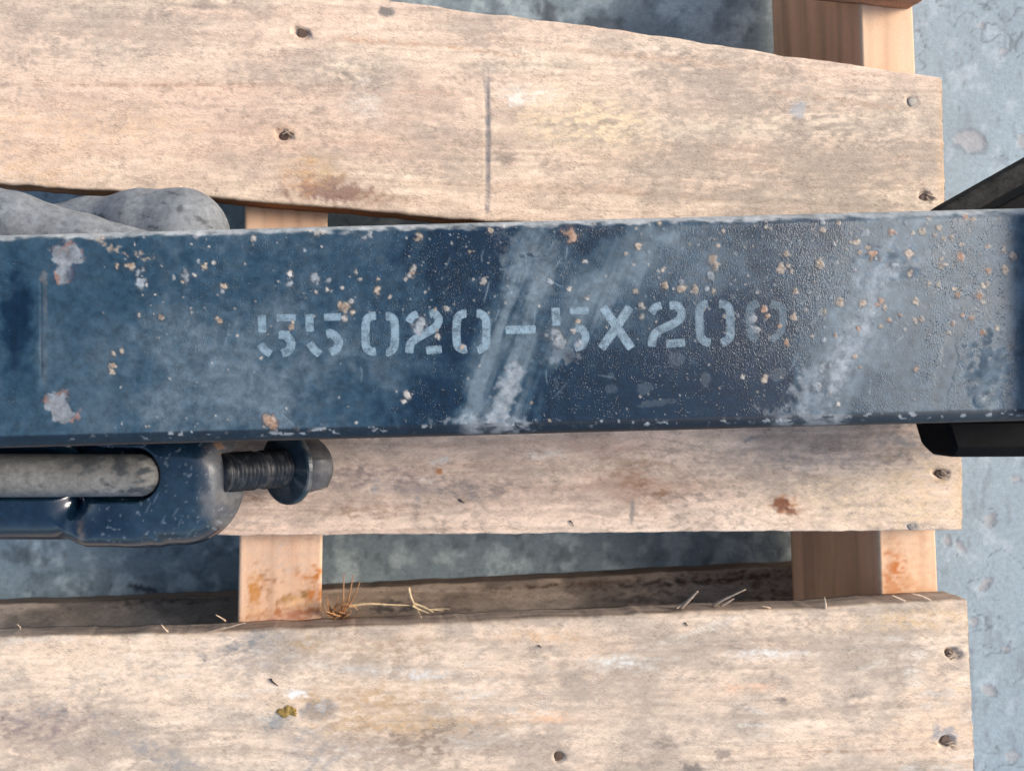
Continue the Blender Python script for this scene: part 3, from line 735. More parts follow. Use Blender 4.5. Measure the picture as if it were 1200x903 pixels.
SPECKS = [  # px, py, radius, colour code (t tan, r rust, g grey, p pale)
 (257,376,6,'t'),(669,273,9,'r'),(575,270,5,'t'),(491,278,5,'t'),(686,306,4.5,'p'),(644,329,3.5,'g'),(566,329,4.5,'p'),(687,349,5,'p'),(667,338,3,'p'),(752,359,5,'p'),(752,371,3,'p'),(745,341,4,'t'),(523,362,4,'p'),(510,364,3,'t'),(512,387,3,'p'),(513,394,3.2,'p'),
 (623,472,3,'t'),(644,493,3,'t'),(550,295,2.5,'t'),(733,297,2.5,'t'),(483,320,5,'t'),(677,377,4,'t'),(672,388,4.5,'p'),(678,405,6,'g'),(748,289,4,'t'),(777,316,3,'t'),(779,335,4.5,'t'),(648,390,12,'g'),(655,400,9,'g'),
 (841,288,3.2,'t'),(835,304,6,'t'),(838,312,5,'t'),(832,324,7,'g'),(814,340,4.5,'t'),(799,339,6,'t'),(798,330,4,'g'),(779,335,4,'t'),(828,338,4,'g'),(836,341,3,'t'),(921,297,4.5,'t'),(915,315,4.5,'t'),(923,311,3,'t'),(927,318,3,'t'),(961,309,5,'t'),(964,269,4.5,'t'),(964,258,4,'g'),(982,261,3,'t'),(1002,284,5.5,'t'),(1013,273,6,'g'),(1007,296,4,'t'),(1023,298,6.5,'r'),(1017,290,4,'t'),
 (1044,273,5.5,'r'),(1065,298,5.5,'t'),(985,353,5.5,'t'),(967,365,3,'t'),(965,384,2.6,'g'),(1010,355,5.5,'t'),(1033,352,4.5,'r'),(1032,382,3,'t'),(896,444,4.2,'t'),(870,441,3,'p'),(921,402,5,'r'),(895,362,5,'r'),(899,370,3.5,'r'),(913,382,4,'r'),(880,374,6,'g'),(884,388,7,'g'),(930,372,4,'t'),(932,341,4,'t'),(977,493,5.5,'r'),(982,473,3.5,'p'),(847,492,4,'r'),
 (956,453,5,'g'),(1002,418,4.5,'t'),(963,430,4.5,'g'),(972,429,4,'g'),(1008,430,3.5,'t'),(1132,253,4.5,'r'),(1140,257,4,'t'),(1080,271,4,'t'),(1101,267,4.5,'t'),(1095,275,3.5,'t'),(1105,280,3.2,'t'),(1115,278,4,'t'),(1125,301,4.8,'r'),(1157,289,4,'t'),(1158,317,5,'r'),(1176,292,4.5,'t'),(1188,300,5,'t'),(1178,316,5,'t'),(1123,345,5,'r'),(1118,338,4,'t'),(1148,346,5,'r'),(1152,335,4,'t'),(1073,353,4.2,'t'),(1138,373,4,'r'),(1151,390,4.8,'r'),(1072,375,4,'t'),(1079,375,3.5,'t'),(1168,385,3.2,'t'),(1074,432,3.5,'r'),(1111,390,3,'t'),(1102,312,3,'t'),(1088,332,3,'t'),(1103,303,3.2,'t'),(1066,320,5,'t'),(1048,310,5,'g'),
 (373,273,5,'p'),(380,272,4,'p'),(297,279,3,'p'),(230,278,4,'g'),(250,307,4,'p'),(240,312,4.5,'t'),(228,323,4,'p'),(217,323,6,'g'),(214,330,3,'t'),(263,335,4.5,'t'),(260,342,3,'g'),(182,345,2.6,'p'),(163,369,2.8,'p'),(189,372,4.5,'t'),(132,428,5.5,'t'),(131,436,4,'t'),(133,414,3,'t'),(143,411,3,'t'),(141,454,2.2,'p'),(317,493,9,'r'),(321,501,6,'r'),(347,503,3.5,'t'),(362,505,3,'p'),(379,503,3,'p'),
 (306,419,2.6,'t'),(341,383,4.5,'t'),(343,377,3,'t'),(405,360,7,'t'),(402,373,4.5,'p'),(411,353,4.2,'p'),(399,358,4,'t'),(413,365,4,'t'),(477,463,5.5,'p'),(474,470,4,'p'),(340,321,5,'p'),(340,332,4.5,'g'),(385,328,5.5,'g'),(368,327,5.5,'g'),(370,342,3,'p'),(364,341,2.5,'t'),(383,340,3,'p'),(401,337,3,'p'),(442,341,4.2,'t'),(443,327,3,'t'),(422,327,3,'p'),(417,318,3,'p'),(480,323,4,'p'),(486,313,3,'p'),(475,327,3.5,'p'),(427,279,4,'g'),(433,273,4,'g'),(494,378,9,'g'),(490,386,8,'g'),(137,312,4,'t'),(152,311,6,'t'),(162,319,5,'g'),(168,316,4,'g'),(172,335,2.6,'p'),(165,332,6,'g'),(542,407,4,'t'),(120,278,4,'t'),(1180,490,4,'t')]

def paint_beam(px, py):
    n = len(px)
    mott = fbm(px, py, 34, 40, 5, 601)
    fine = fbm(px, py, 9, 9, 4, 611)
    D = 0.10 + 0.0 * px                                    # how much dust lies on the paint
    D += 0.40 * sst(130, 190, px) * sst(500, 330, px) + 0.25 * sst(620, 420, px) * sst(380, 470, px)
    D += 0.26 * blob(px, py, 270, 455, 170, 75, 0, .8, .5, seed=5)
    D += 0.36 * sst(185, 120, px)
    D += 0.25 * blob(px, py, 700, 320, 120, 50, 0, .9, .5, seed=6)
    D += 0.50 * sst(900, 1010, px - (370 - py) * 0.42)
    D += 0.20 * blob(px, py, 830, 320, 110, 70, 0, .9, .5, seed=7)
    left = sst(160, 120, px)
    D *= 0.74 + 0.52 * (mott * (1 - .75 * left) + .5 * .75 * left)
    D += (fine - 0.5) * 0.26 * (1 - .6 * left)
    # wiped smears running down across the beam
    smooth = np.zeros(n)
    for pts, w0, w1, s in [([(628, 250), (612, 330), (590, 420), (568, 510)], 24, 40, .52), ([(760, 280), (712, 330), (640, 410), (585, 505)], 34, 30, .42), ([(602, 340), (580, 400), (555, 470), (548, 500)], 6, 10, .35), ([(640, 300), (630, 380)], 12, 18, .25),
                           ([(1060, 260), (1030, 340), (985, 420), (930, 510)], 40, 44, .30), ([(1200, 330), (1170, 420), (1160, 500)], 10, 12, .22), ([(1120, 380), (1100, 470)], 10, 12, -.25), ([(1075, 360), (1060, 450)], 16, 16, -.12)]:
        d, p = segdist(px, py, pts)
        w = w0 + (w1 - w0) * p
        streak = fbm(px + py * 0.38, py, 7, 90, 4, 640 + int(w0))
        m = 1 - sst(w * 0.45, w * 1.15, d + (fbm(px, py, 26, 30, 4, 650) - .5) * w * .9)
        D += s * m * (0.35 + 1.15 * streak)
        smooth = np.maximum(smooth, m * (0.8 if s > 0 else .9))
    # clean dark glossy paint
    for c in [(800, 470, 150, 42, -2, .55), (545, 300, 55, 45, 0, .35), (705, 290, 34, 22, 0, .35), (1010, 0, 1, 1, 0, 0), (500, 480, 60, 30, 0, .25), (20, 375, 18, 60, 0, .5), (545, 395, 30, 22, 0, .25), (870, 370, 60, 30, 0, .18)]:
        if c[5]: D -= c[5] * blob(px, py, *c[:5], .8, .5, seed=int(c[0]))
    D = np.clip(D, 0.0, 1.1)
    col = NAVY + (MIDB - NAVY) * sst(0, 0.42, D)[:, None]
    col = col + (DUST - MIDB) * sst(0.35, 1.05, D)[:, None]
    rgh = 0.17 + 0.33 * sst(0.05, 0.8, D)
    bmp = 0.55 + 0.9 * fbm(px, py, 60, 60, 3, 621)
    bmp *= 1 - 0.9 * sst(150, 125, px) * sst(15, 30, px)
    bmp *= 1 - 0.75 * smooth
    bmp *= 1 - 0.6 * blob(px, py, 790, 470, 120, 36, 0, .6, .4, seed=31)
    bmp *= 1 - 0.8 * blob(px, py, 370, 470, 60, 45, 0, .7, .5, seed=32)
    rs = np.random.default_rng(77)
    for q in range(60):
        cx, cy = [(600 + rs.normal() * 40, 400 + rs.uniform(-110, 95)), (1000 + rs.normal() * 60, 390 + rs.uniform(-110, 100)), (rs.uniform(140, 1180), rs.uniform(275, 495))][q % 3]
        an = math.radians(rs.normal(112, 14) if q % 3 < 2 else rs.uniform(0, 180)); ln = rs.uniform(6, 34)
        k = np.nonzero((np.abs(px - cx) < ln) & (np.abs(py - cy) < ln))[0]
        if not len(k): continue
        d, p = segdist(px[k], py[k], [(cx - ln / 2 * math.cos(an), cy - ln / 2 * math.sin(an)), (cx + rs.normal() * 1.2, cy), (cx + ln / 2 * math.cos(an), cy + ln / 2 * math.sin(an))])
        m = (1 - sst(.4, 1.3, d)) * sst(0, .2, p) * sst(1, .7, p) * rs.uniform(.25, .7)
        col[k] = mix(col[k], m, DUST * 1.25); rgh[k] = np.maximum(rgh[k], m * .7)
    # greyish dust clots on the smears
    for (cx, cy, rx, ry, a, s) in [(592, 465, 10, 34, 24, .8), (575, 495, 34, 8, 0, .6), (600, 455, 8, 14, 20, .6), (622, 300, 26, 38, 0, .18), (1000, 400, 10, 50, 22, .7), (1022, 330, 30, 12, -30, .5), (1018, 372, 7, 24, 10, .6), (950, 455, 14, 30, 30, .5), (1040, 300, 30, 14, 0, .4), (985, 425, 8, 30, 15, .5), (930, 490, 30, 14, 0, .3), (1060, 320, 24, 8, -20, .35), (1160, 430, 30, 40, 0, .18), (660, 415, 16, 10, -20, .35)]:
        m = blob(px, py, cx, cy, rx, ry, a, .6, .9, ns=6, seed=int(cx + cy))
        col = mix(col, np.clip(m * s * (.3 + .9 * fine), 0, 1), GDUST); rgh = np.maximum(rgh, m * .85)
    # flat dull patches without texture
    for (cx, cy, rx, ry, a) in [(232, 423, 15, 11, -35), (192, 393, 8, 6, 0), (257, 398, 4, 12, 0), (205, 350, 8, 16, 0), (1110, 430, 10, 40, 12), (1145, 432, 13, 14, 0), (222, 425, 6, 5, 0), (1130, 355, 16, 8, 0), (140, 455, 14, 10, 0)]:
        m = blob(px, py, cx, cy, rx, ry, a, .25, .35, seed=int(cx))
        col = mix(col, m * .5, (0.026, 0.050, 0.070)); bmp *= 1 - m
    # faint water spots on the dark paint
    for (cx, cy, rx, ry) in [(716, 455, 7, 7), (756, 455, 9, 7), (792, 421, 10, 9), (716, 440, 4, 4), (770, 472, 24, 4), (826, 445, 6, 10), (912, 438, 10, 8), (652, 448, 3, 7)]:
        m = blob(px, py, cx, cy, rx, ry, -8, .2, .3, seed=int(cx + 9))
        col = mix(col, m * .22, (0.05, 0.078, 0.10)); rgh = np.maximum(rgh, m * .34)
    m = blob(px, py, 625, 299, 16, 2.5, -4, .3, .4, seed=77) * sst(.35, .5, fbm(px, py, 5, 5, 2, 78)); col = mix(col, m * .8, NAVY)
    hgt = np.zeros(n)
    # rub marks of the old fixing at the left: two bared patches with red rims, a pressed edge
    for (cx, cy, rx, ry, a) in [(77, 298, 17, 12, 0), (76, 312, 9, 17, 10), (69, 474, 13, 14, 0), (76, 485, 13, 11, 0)]:
        m = blob(px, py, cx, cy, rx, ry, a, .12, .45, ns=9, seed=3)
        rim = np.clip(blob(px, py, cx, cy, rx * 1.2, ry * 1.2, a, .15, .5, ns=8, seed=3) - m, 0, 1)
        col = mix(col, rim * .8 * sst(.3, .6, fbm(px, py, 12, 12, 3, 81)), (0.22, 0.125, 0.095))
        col = mix(col, m * .92, BARE * (0.5 + .5 * fbm(px, py, 8, 8, 4, 83))[:, None])
        hgt -= m * .10; rgh = np.maximum(rgh, m * .75)
    col = mix(col, blob(px, py, 84, 322, 6, 12, 20, .4, .4, seed=6) * .8, (0.03, 0.04, 0.06))
    d, p = segdist(px, py, [(48, 325), (49, 440)])
    e = 1 - sst(.5, 2.0, np.abs(d))
    col = mix(col, e * .45, (0.010, 0.018, 0.03)); hgt -= e * .12
    hgt += sst(22, 36, px) * sst(51, 45, px) * sst(316, 334, py) * sst(460, 443, py) * .45
    hgt -= sst(22, 10, px) * sst(316, 334, py) * sst(460, 443, py) * .8
    col = mix(col, blob(px, py, 52, 325, 4, 7, 0, .5, .5, seed=8) * .25, TAN * .7)
    col = mix(col, (1 - sst(1, 3.5, np.abs(px - 53))) * sst(320, 340, py) * sst(460, 440, py) * .3 * fbm(px, py, 9, 20, 3, 93), TAN * .5)
    # thin rusty run near the top left
    d, p = segdist(px, py, [(111, 272), (118, 282), (130, 291), (150, 298), (164, 299), (178, 304)])
    m = (1 - sst(1.0, 4.5, d + (fbm(px, py, 5, 5, 3, 92) - .5) * 7)) * sst(.3, .7, fbm(px, py, 7, 7, 3, 91) + .12)
    col = mix(col, m * .8, TAN * .8)
    # rust pits, lime specks and tiny pale dots painted as sparkle highlights
    rng = np.random.default_rng(5)
    sp = list(SPECKS)
    def rnd(cnt, x0, x1, y0, y1, r0, r1, kinds):
        for _ in range(cnt):
            sp.append((rng.uniform(x0, x1), rng.uniform(y0, y1), rng.uniform(r0, r1), kinds[rng.integers(len(kinds))]))
    rnd(90, 120, 1180, 266, 505, 0.9, 1.9, 'ptg'); rnd(60, 470, 600, 268, 370, 0.8, 2.0, 'pg'); rnd(90, 740, 940, 262, 400, 0.9, 2.2, 'ptg'); rnd(45, 150, 460, 270, 370, 1.0, 2.6, 'ptg')
    rnd(60, 940, 1180, 255, 400, 1.2, 3.2, 'tgr'); rnd(30, 640, 940, 400, 500, .8, 1.6, 'pg'); rnd(70, 130, 1180, 490, 508, 1.0, 2.4, 'pgt'); rnd(40, 300, 1100, 258, 272, 1.0, 3.0, 'tg'); rnd(16, 190, 400, 380, 500, 1, 2, 'ptg')
    cols = {'t': TAN, 'r': RUST, 'g': GDUST * 1.05, 'p': np.array((0.32, 0.295, 0.26))}
    for i, (cx, cy, r, k) in enumerate(sp):
        q = np.nonzero((np.abs(px - cx) < r * 2.6) & (np.abs(py - cy) < r * 2.6))[0]
        if not len(q): continue
        X, Y = px[q], py[q]
        rr = np.hypot(X - cx, (Y - cy) * (0.75 + 0.5 * ((i * 7) % 5) / 5)) / (r * (.72 + .3 * ((i * 11) % 7) / 7)) + (fbm(X, Y, max(2.2, r * .7), None, 3, 700 + i) - .5) * 1.2
        core = 1 - sst(.50, 1.0, rr); halo = 1 - sst(.7, 1.5, rr)
        st = (.85 if k != 'g' else .55) * (1 if r > 2.2 else .7)
        c = cols[k] * (0.8 + .45 * rng.random())
        pc = col[q]
        if r > 2.6: pc = mix(pc, halo * .5, c * .42)
        if r > 2.6: pc = mix(pc, np.exp(-((rr - 1.08) / .16) ** 2) * .4, NAVY * .8)  # contact shadow painted as a dark ring round larger specks
        pc = mix(pc, core * st * .92, c * (0.7 + .6 * fbm(X, Y, 2.6, None, 2, 400 + i))[:, None])
        if k in 'tr' and r > 3.4:                         # a darker pit inside the scab
            pit = 1 - sst(.15, .42, np.hypot(X - cx - .5, Y - cy + .4) / r + (fbm(X, Y, 3, None, 2, 900 + i) - .5) * .5)
            pc = mix(pc, pit * .6, (0.20, 0.10, 0.05))
        col[q] = pc
        rgh[q] = np.maximum(rgh[q], core * .85); bmp[q] *= 1 - core * .6
        hgt[q] += core * (0.20 if r > 2.2 else .14)
    # one round blister
    rb = np.hypot(px - 1148, py - 469) / 8.5
    hgt += np.sqrt(np.clip(1 - rb ** 2, 0, 1)) * .7
    bmp *= 1 - .9 * (rb < 1)
    # the edges: dust caught along the far arris, chipped paint along the near one
    return col, rgh, bmp, hgt

def build_beam():
    ang = math.radians(1.52)
    cxm, cym = mm(685, 381.5, ZT)                       # centre of the beam in view
    h = 53.2; r = 6.5; depth = 92.0
    Lx = np.arange(-330, 265, 0.5)
    tp = np.arange(h - r, -(h - r) - .01, -0.5)
    arc = np.linspace(0, math.pi / 2, 16)[1:]
    ring = [(y, 0.0) for y in tp] + [(-(h - r) - r * math.sin(a), -r + r * math.cos(a)) for a in arc]
    ring += [(-h, z) for z in (-14, -24, -40, -60, -78)] + [(-h + 4, -depth), (h - 4, -depth)] + [(h, z) for z in (-78, -60, -40, -24, -14)]
    ring += [((h - r) + r * math.sin(a), -r + r * math.cos(a)) for a in arc[::-1]]
    ry = np.array([p[0] for p in ring]); rz = np.array([p[1] for p in ring])
    n, m = len(Lx), len(ring)
    U = np.repeat(Lx[:, None], m, 1); Vv = np.repeat(ry[None], n, 0); Z = np.repeat(rz[None], n, 0) + ZT
    x = cxm + U * math.cos(ang) - Vv * math.sin(ang)
    y = cym + U * math.sin(ang) + Vv * math.cos(ang)
    px, py = pix(x.ravel(), y.ravel(), ZT)
    col, rgh, bmp, hgt = paint_beam(px, py)
    v = Vv.ravel(); zz = Z.ravel() - ZT
    # far arris (v>0): grey dust; near arris: scuffed, with dark and brown reflections painted in
    nz = fbm(px, py, 14, 6, 4, 801); nz2 = fbm(px, py, 40, 400, 3, 805)
    far = sst(h - r + 2.2, h - r + 4.6, v + (nz - .5) * 3.4)
    col = mix(col, far * (.55 + .4 * nz2), np.array((0.33, 0.335, 0.325))); rgh = np.maximum(rgh, far * .9); bmp *= 1 - .7 * far
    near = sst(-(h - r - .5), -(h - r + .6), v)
    col = mix(col, near * .85, NAVY * .45); rgh = np.where(near > .5, .5, rgh); bmp *= 1 - .8 * near  # near edge darkened in colour, as if reflecting dim surroundings
    chip = near * sst(.68, .80, fbm(px, py, 8, 4, 4, 811)) * sst(.45, .6, fbm(px, py, 70, 70, 3, 813)) * sst(-(h - 2.2), -(h - 4), v)
    col = mix(col, chip * .8, GDUST); rgh = np.maximum(rgh, chip * .8)
    for a, b in ((548, 628), (915, 990)):
        k = near * sst(a - 12, a + 8, px) * sst(b + 12, b - 8, px) * sst(.3, .6, nz)
        col = mix(col, k * .6, GDUST * .8); rgh = np.maximum(rgh, k * .8)
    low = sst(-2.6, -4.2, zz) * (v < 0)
    col = mix(col, low * (.4 + .5 * nz), np.array((0.075, 0.048, 0.032))); rgh = np.where(low > .5, .7, rgh)  # brown reflection of the boards put into the colour
    Z = Z + (hgt * sst(-3, -0.5, zz)).reshape(n, m)
    V, F1, F2 = loft(np.stack([x, y, Z], -1))
    pad = lambda a: np.concatenate([a, a[:1], a[-1:]])
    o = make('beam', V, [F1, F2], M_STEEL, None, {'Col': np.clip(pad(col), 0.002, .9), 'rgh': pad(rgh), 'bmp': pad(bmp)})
    attach(o, FR)
    return o
BEAM = build_beam()

# stencilled characters: thin paint sheets on the beam's upper face
def catmull(pts, sub=6):
    P = np.array(pts, float); n = len(P)
    if n == 2: return np.linspace(P[0], P[1], 8)
    out = []
    for i in range(n - 1):
        p0, p1, p2, p3 = P[max(i - 1, 0)], P[i], P[i + 1], P[min(i + 2, n - 1)]
        for f in np.linspace(0, 1, sub, endpoint=False):
            out.append(0.5 * (2 * p1 + (p2 - p0) * f + (2 * p0 - 5 * p1 + 4 * p2 - p3) * f * f + (3 * p1 - p0 - 3 * p2 + p3) * f ** 3))
    out.append(P[-1])
    return np.array(out)

def character(strokes, opacity, lab):
    V = []; F = []; E = []
    for si, (pts, w) in enumerate(strokes):
        c = catmull(pts)
        d = np.gradient(c, axis=0); d /= np.linalg.norm(d, axis=1)[:, None]
        nrm = np.stack([-d[:, 1], d[:, 0]], 1)
        # small rounded ends
        k = len(c); half = np.full(k, w / 2)
        ends = [(c[0] - d[0] * w * .10, .33, 0), (c[-1] + d[-1] * w * .10, .33, -1)]
        c2 = np.concatenate([[ends[0][0]], c, [ends[1][0]]]); n2 = np.concatenate([nrm[:1], nrm, nrm[-1:]])
        h2 = np.concatenate([[w * .36], half, [w * .36]])
        rows = [(-1.08, 0.0), (-.90, .85), (-.4, 1), (0, 1), (.4, 1), (.90, .85), (1.08, 0.0)]
        base = len(V)
        for i in range(len(c2)):
            for (f, e) in rows:
                q = c2[i] + n2[i] * h2[i] * f
                xx, yy = mm(q[0], q[1], ZT)
                V.append((xx, yy, ZT + 0.10 + 0.006 * si)); E.append(e if 0 < i < len(c2) - 1 else e * .3)
        R = len(rows)
        for i in range(len(c2) - 1):
            for j in range(R - 1):
                F.append((base + i * R + j, base + i * R + j + 1, base + (i + 1) * R + j + 1, base + (i + 1) * R + j))
    o = make('stencil_character', np.array(V), [np.array(F)], M_STENCIL, None, {'edge': np.array(E)}, closed=False)
    bm = bmesh.new(); bm.from_mesh(o.data)
    for f in bm.faces:
        f.normal_update()
        if f.normal.z < 0: f.normal_flip()
    bm.to_mesh(o.data); bm.free()
    o.parent = BEAM
    o.color = (opacity, 1, 1, 1)
    o['label'] = lab
CH = [
 ([([(306.5, 370), (307.5, 389)], 10), ([(324.5, 372.5), (346, 372)], 8.5), ([(327, 392), (335, 393), (341, 401.5), (338.5, 410.5), (331, 414)], 10.5), ([(305.5, 403.5), (310, 410), (317, 414.5)], 9.5)], .86, 'stencilled 5, first of the row'),
 ([([(362.5, 368.5), (363, 388)], 10), ([(380, 371.8), (399, 371)], 9), ([(383, 391.5), (389, 391), (396.5, 399), (395, 408), (387.5, 413)], 10.5), ([(363, 402), (367.5, 409), (374.5, 415)], 9.5)], .86, 'stencilled 5, second of the row'),
 ([([(440, 370), (435, 370.8), (429, 377), (428.8, 405), (435, 411.5), (440, 411.5)], 10), ([(452.5, 370.5), (457, 371), (462.3, 377.5), (462, 405), (456, 412), (453, 412.5)], 10)], .92, 'stencilled 0 after the two fives'),
 ([([(479, 377), (483, 371), (489, 367.8)], 9.5), ([(504, 368), (509, 367.5), (514, 374.5), (509, 384), (492, 394), (481.5, 402), (479.5, 413)], 10), ([(500, 410.5), (517, 409)], 9.5)], .88, 'stencilled 2 with a grey dust smear'),
 ([([(546, 367.5), (542, 368), (535.7, 374.5), (535.5, 402), (542, 409), (546.5, 409)], 10), ([(559, 367.3), (563.5, 368), (569.3, 375.5), (569.2, 402), (564, 408.5), (560, 410.5)], 10)], .92, 'stencilled 0 before the dash'),
 ([([(593, 386.5), (627, 386)], 10)], .92, 'stencilled dash'),
 ([([(651, 361), (652, 381)], 10), ([(668, 364), (689, 364)], 9), ([(674, 384), (683, 386.5), (686, 396), (681, 405), (674, 407)], 9.5), ([(649, 395), (657, 404)], 8)], 0.8, 'stencilled 5 after the dash, half worn away'),
 ([([(706.5, 360), (722.5, 383), (739.5, 407.5)], 10.5), ([(737.5, 360), (722.5, 383), (705, 407.5)], 10.5)], .88, 'stencilled X'),
 ([([(763, 366), (768, 360), (774.5, 358)], 9.5), ([(785, 358), (793, 358), (798.5, 366), (794, 376), (771, 388), (765, 396), (764, 405.5)], 10), ([(781, 403), (802, 401)], 9.5)], .78, 'stencilled 2 after the X'),
 ([([(829, 356), (822, 358.5), (819.5, 366), (820.5, 391), (825.5, 399.5), (832, 401.5)], 10), ([(843, 356), (850, 357), (855, 364.5), (856, 389), (853, 397.5), (846, 401.5)], 10)], .66, 'stencilled 0 with speckled paint'),
 ([([(888, 355), (880, 360), (878.5, 372), (880, 391), (887, 398)], 10), ([(903, 356.5), (912, 358), (917, 365), (916, 385), (909, 394), (904, 398.5)], 9)], .34, 'stencilled 0, last and nearly rubbed off'),
]
for ch in CH: character(*ch)

# ------------------------------------------------------------------ fittings on the frame
def capsule(X, Y, Z, a, b, ra, rb):
    a = np.array(a, float); b = np.array(b, float); d = b - a
    t = np.clip(((X - a[0]) * d[0] + (Y - a[1]) * d[1] + (Z - a[2]) * d[2]) / (d @ d), 0, 1)
    return np.sqrt((X - a[0] - t * d[0]) ** 2 + (Y - a[1] - t * d[1]) ** 2 + (Z - a[2] - t * d[2]) ** 2) - (ra + (rb - ra) * t)

def smin(a, b, k):
    h = np.clip(0.5 + 0.5 * (b - a) / k, 0, 1)
    return b * (1 - h) + a * h - k * h * (1 - h)

def sdf_part(name, f, lo, hi, h, mat, paint):
    V, F = surface_nets(f, lo, hi, h)
    col, rgh, bmp = paint(V[:, 0], V[:, 1], V[:, 2])
    o = make(name, V, F, mat, None, {'Col': np.clip(col, .002, .9), 'rgh': rgh, 'bmp': bmp})
    return attach(o, FR)

ZL = 172.0
def P3(px, py, z):
    x, y = mm(px, py, z); return (x, y, z)

# forged lug with a slot for the rod
lx1, ly0 = mm(284, 641, ZL)        # right end, near side
lxs, _ = mm(95, 600, ZL)
_, ly1 = mm(200, 488, ZL)
slot_end, slot_y = mm(188, 557, 190)
def lug_f(X, Y, Z):
    def rbox(cx, cy, hx, hy, rp, cz, hz, re):
        qx = np.abs(X - cx) - (hx - rp); qy = np.abs(Y - cy) - (hy - rp)
        d2 = np.hypot(np.maximum(qx, 0), np.maximum(qy, 0)) + np.minimum(np.maximum(qx, qy), 0) - rp
        wx = d2 + re; wz = np.abs(Z - cz) - (hz - re)
        return np.hypot(np.maximum(wx, 0), np.maximum(wz, 0)) + np.minimum(np.maximum(wx, wz), 0) - re
    hy = (ly1 - ly0) / 2; cy = (ly1 + ly0) / 2
    a = rbox((lx1 + lxs) / 2, cy, (lx1 - lxs) / 2, hy, 34, 163, 27, 26)
    # square off the left end
    sq = rbox((lxs + lxs + 50) / 2, cy, 25, hy, 6, 163, 27, 25)
    a = smin(a, sq, 4)
    b = rbox(lxs - 45, cy + 1.2, 47, hy - 1.2, 8, 159, 24, 22)
    c = np.minimum(a, b)
    c = smin(c, capsule(X, Y, Z, (lxs + 2, ly0 + 13, 176), (lxs + 30, ly0 + 13, 177), 9, 9), 8)
    slot = capsule(X, Y, Z, (-330, slot_y + .5, 187), (slot_end - 15.5, slot_y, 187), 14.6, 14.6)
    slot = np.minimum(slot, capsule(X, Y, Z, (-330, slot_y + .5, 197), (slot_end - 15.5, slot_y, 197), 14.6, 14.6))
    return -smin(-c, slot, 2.5)
def lug_paint(x, y, z):
    px, py = pix(x, y, 185)
    n1 = fbm(px, py, 26, None, 5, 901); n2 = fbm(px, py, 7, None, 4, 905)
    D = .16 * n1 + .24 * blob(px, py, 215, 585, 40, 40, 0, .8, .5, seed=1)
    col = NAVY * .85 + (MIDB * .75 - NAVY * .85) * sst(.0, .5, D)[:, None]
    rgh = .13 + .28 * sst(.1, .6, D)
    worn = sst(232, 272, px + (n1 - .5) * 40)
    col = mix(col, worn * (.35 + .5 * n2), (0.10, 0.09, 0.082)); rgh = np.maximum(rgh, worn * .75)
    ru = worn * sst(.52, .68, n2) * sst(560, 520, py)
    col = mix(col, ru * .8, (0.20, 0.10, 0.055))
    sc = .3 * sst(.86, .97, fbm(px + py * .5, py, 4, 22, 3, 911)) * blob(px, py, 200, 580, 60, 50, 0, .6, .5, seed=4)
    col = mix(col, sc * .6, (0.22, 0.28, 0.33))
    fl = sst(.90, .96, fbm(px, py, 4.5, None, 2, 915)) * sst(90, 130, px)
    col = mix(col, fl * .25, (0.25, 0.28, 0.30))
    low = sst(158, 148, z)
    col = mix(col, low * .6, (0.11, 0.07, 0.045))  # reflected wood painted brown on the lug's lower rounding
    seam = np.exp(-((px - 95 - (n2 - .5) * 6) / 4) ** 2) * sst(600, 625, py)
    col = mix(col, seam * .6, (0.13, 0.095, 0.06))
    return col, rgh, .35 + .5 * n1 + .5 * sst(50, 10, px)
LUG = sdf_part('lug', lug_f, (-245, -112, 132), (-30, -18, 196), 0.8, M_CAST, lug_paint)
LUG['label'] = 'navy forged lug with a rounded worn end'

# grey rod lying in the slot
def rod_f(X, Y, Z):
    y0 = mm(0, 561, 190)[1]; x0, y1 = mm(181, 558, 190)
    return capsule(X, Y, Z, (-330, y0 + 1, 185), (x0 - 9, y1, 185), 12.6, 11.6)
def rod_paint(x, y, z):
    px, py = pix(x, y, 195)
    n1 = fbm(px, py, 12, 7, 5, 951); n2 = fbm(px, py, 60, 30, 3, 953)
    col = np.ones((len(x), 3)) * np.array((0.125, 0.12, 0.108)) * (.75 + .5 * n2)[:, None]
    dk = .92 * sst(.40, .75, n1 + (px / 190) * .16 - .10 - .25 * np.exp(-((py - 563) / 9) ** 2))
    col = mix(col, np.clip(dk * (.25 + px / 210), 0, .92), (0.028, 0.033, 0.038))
    col = mix(col, sst(165, 190, px + (n1 - .5) * 30) * .8, (0.022, 0.027, 0.03)); col = mix(col, sst(545, 530, py) * .55, (0.05, 0.06, 0.065)); col = mix(col, sst(572, 582, py) * .5, (0.06, 0.075, 0.09))  # shade at the slot mouth and down the rod's sides put into the colour
    return col, np.full(len(x), .8), .35 + .3 * n1
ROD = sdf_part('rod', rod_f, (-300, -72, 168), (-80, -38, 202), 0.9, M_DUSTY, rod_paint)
ROD['label'] = 'grey dusty rod lying in the lug slot'

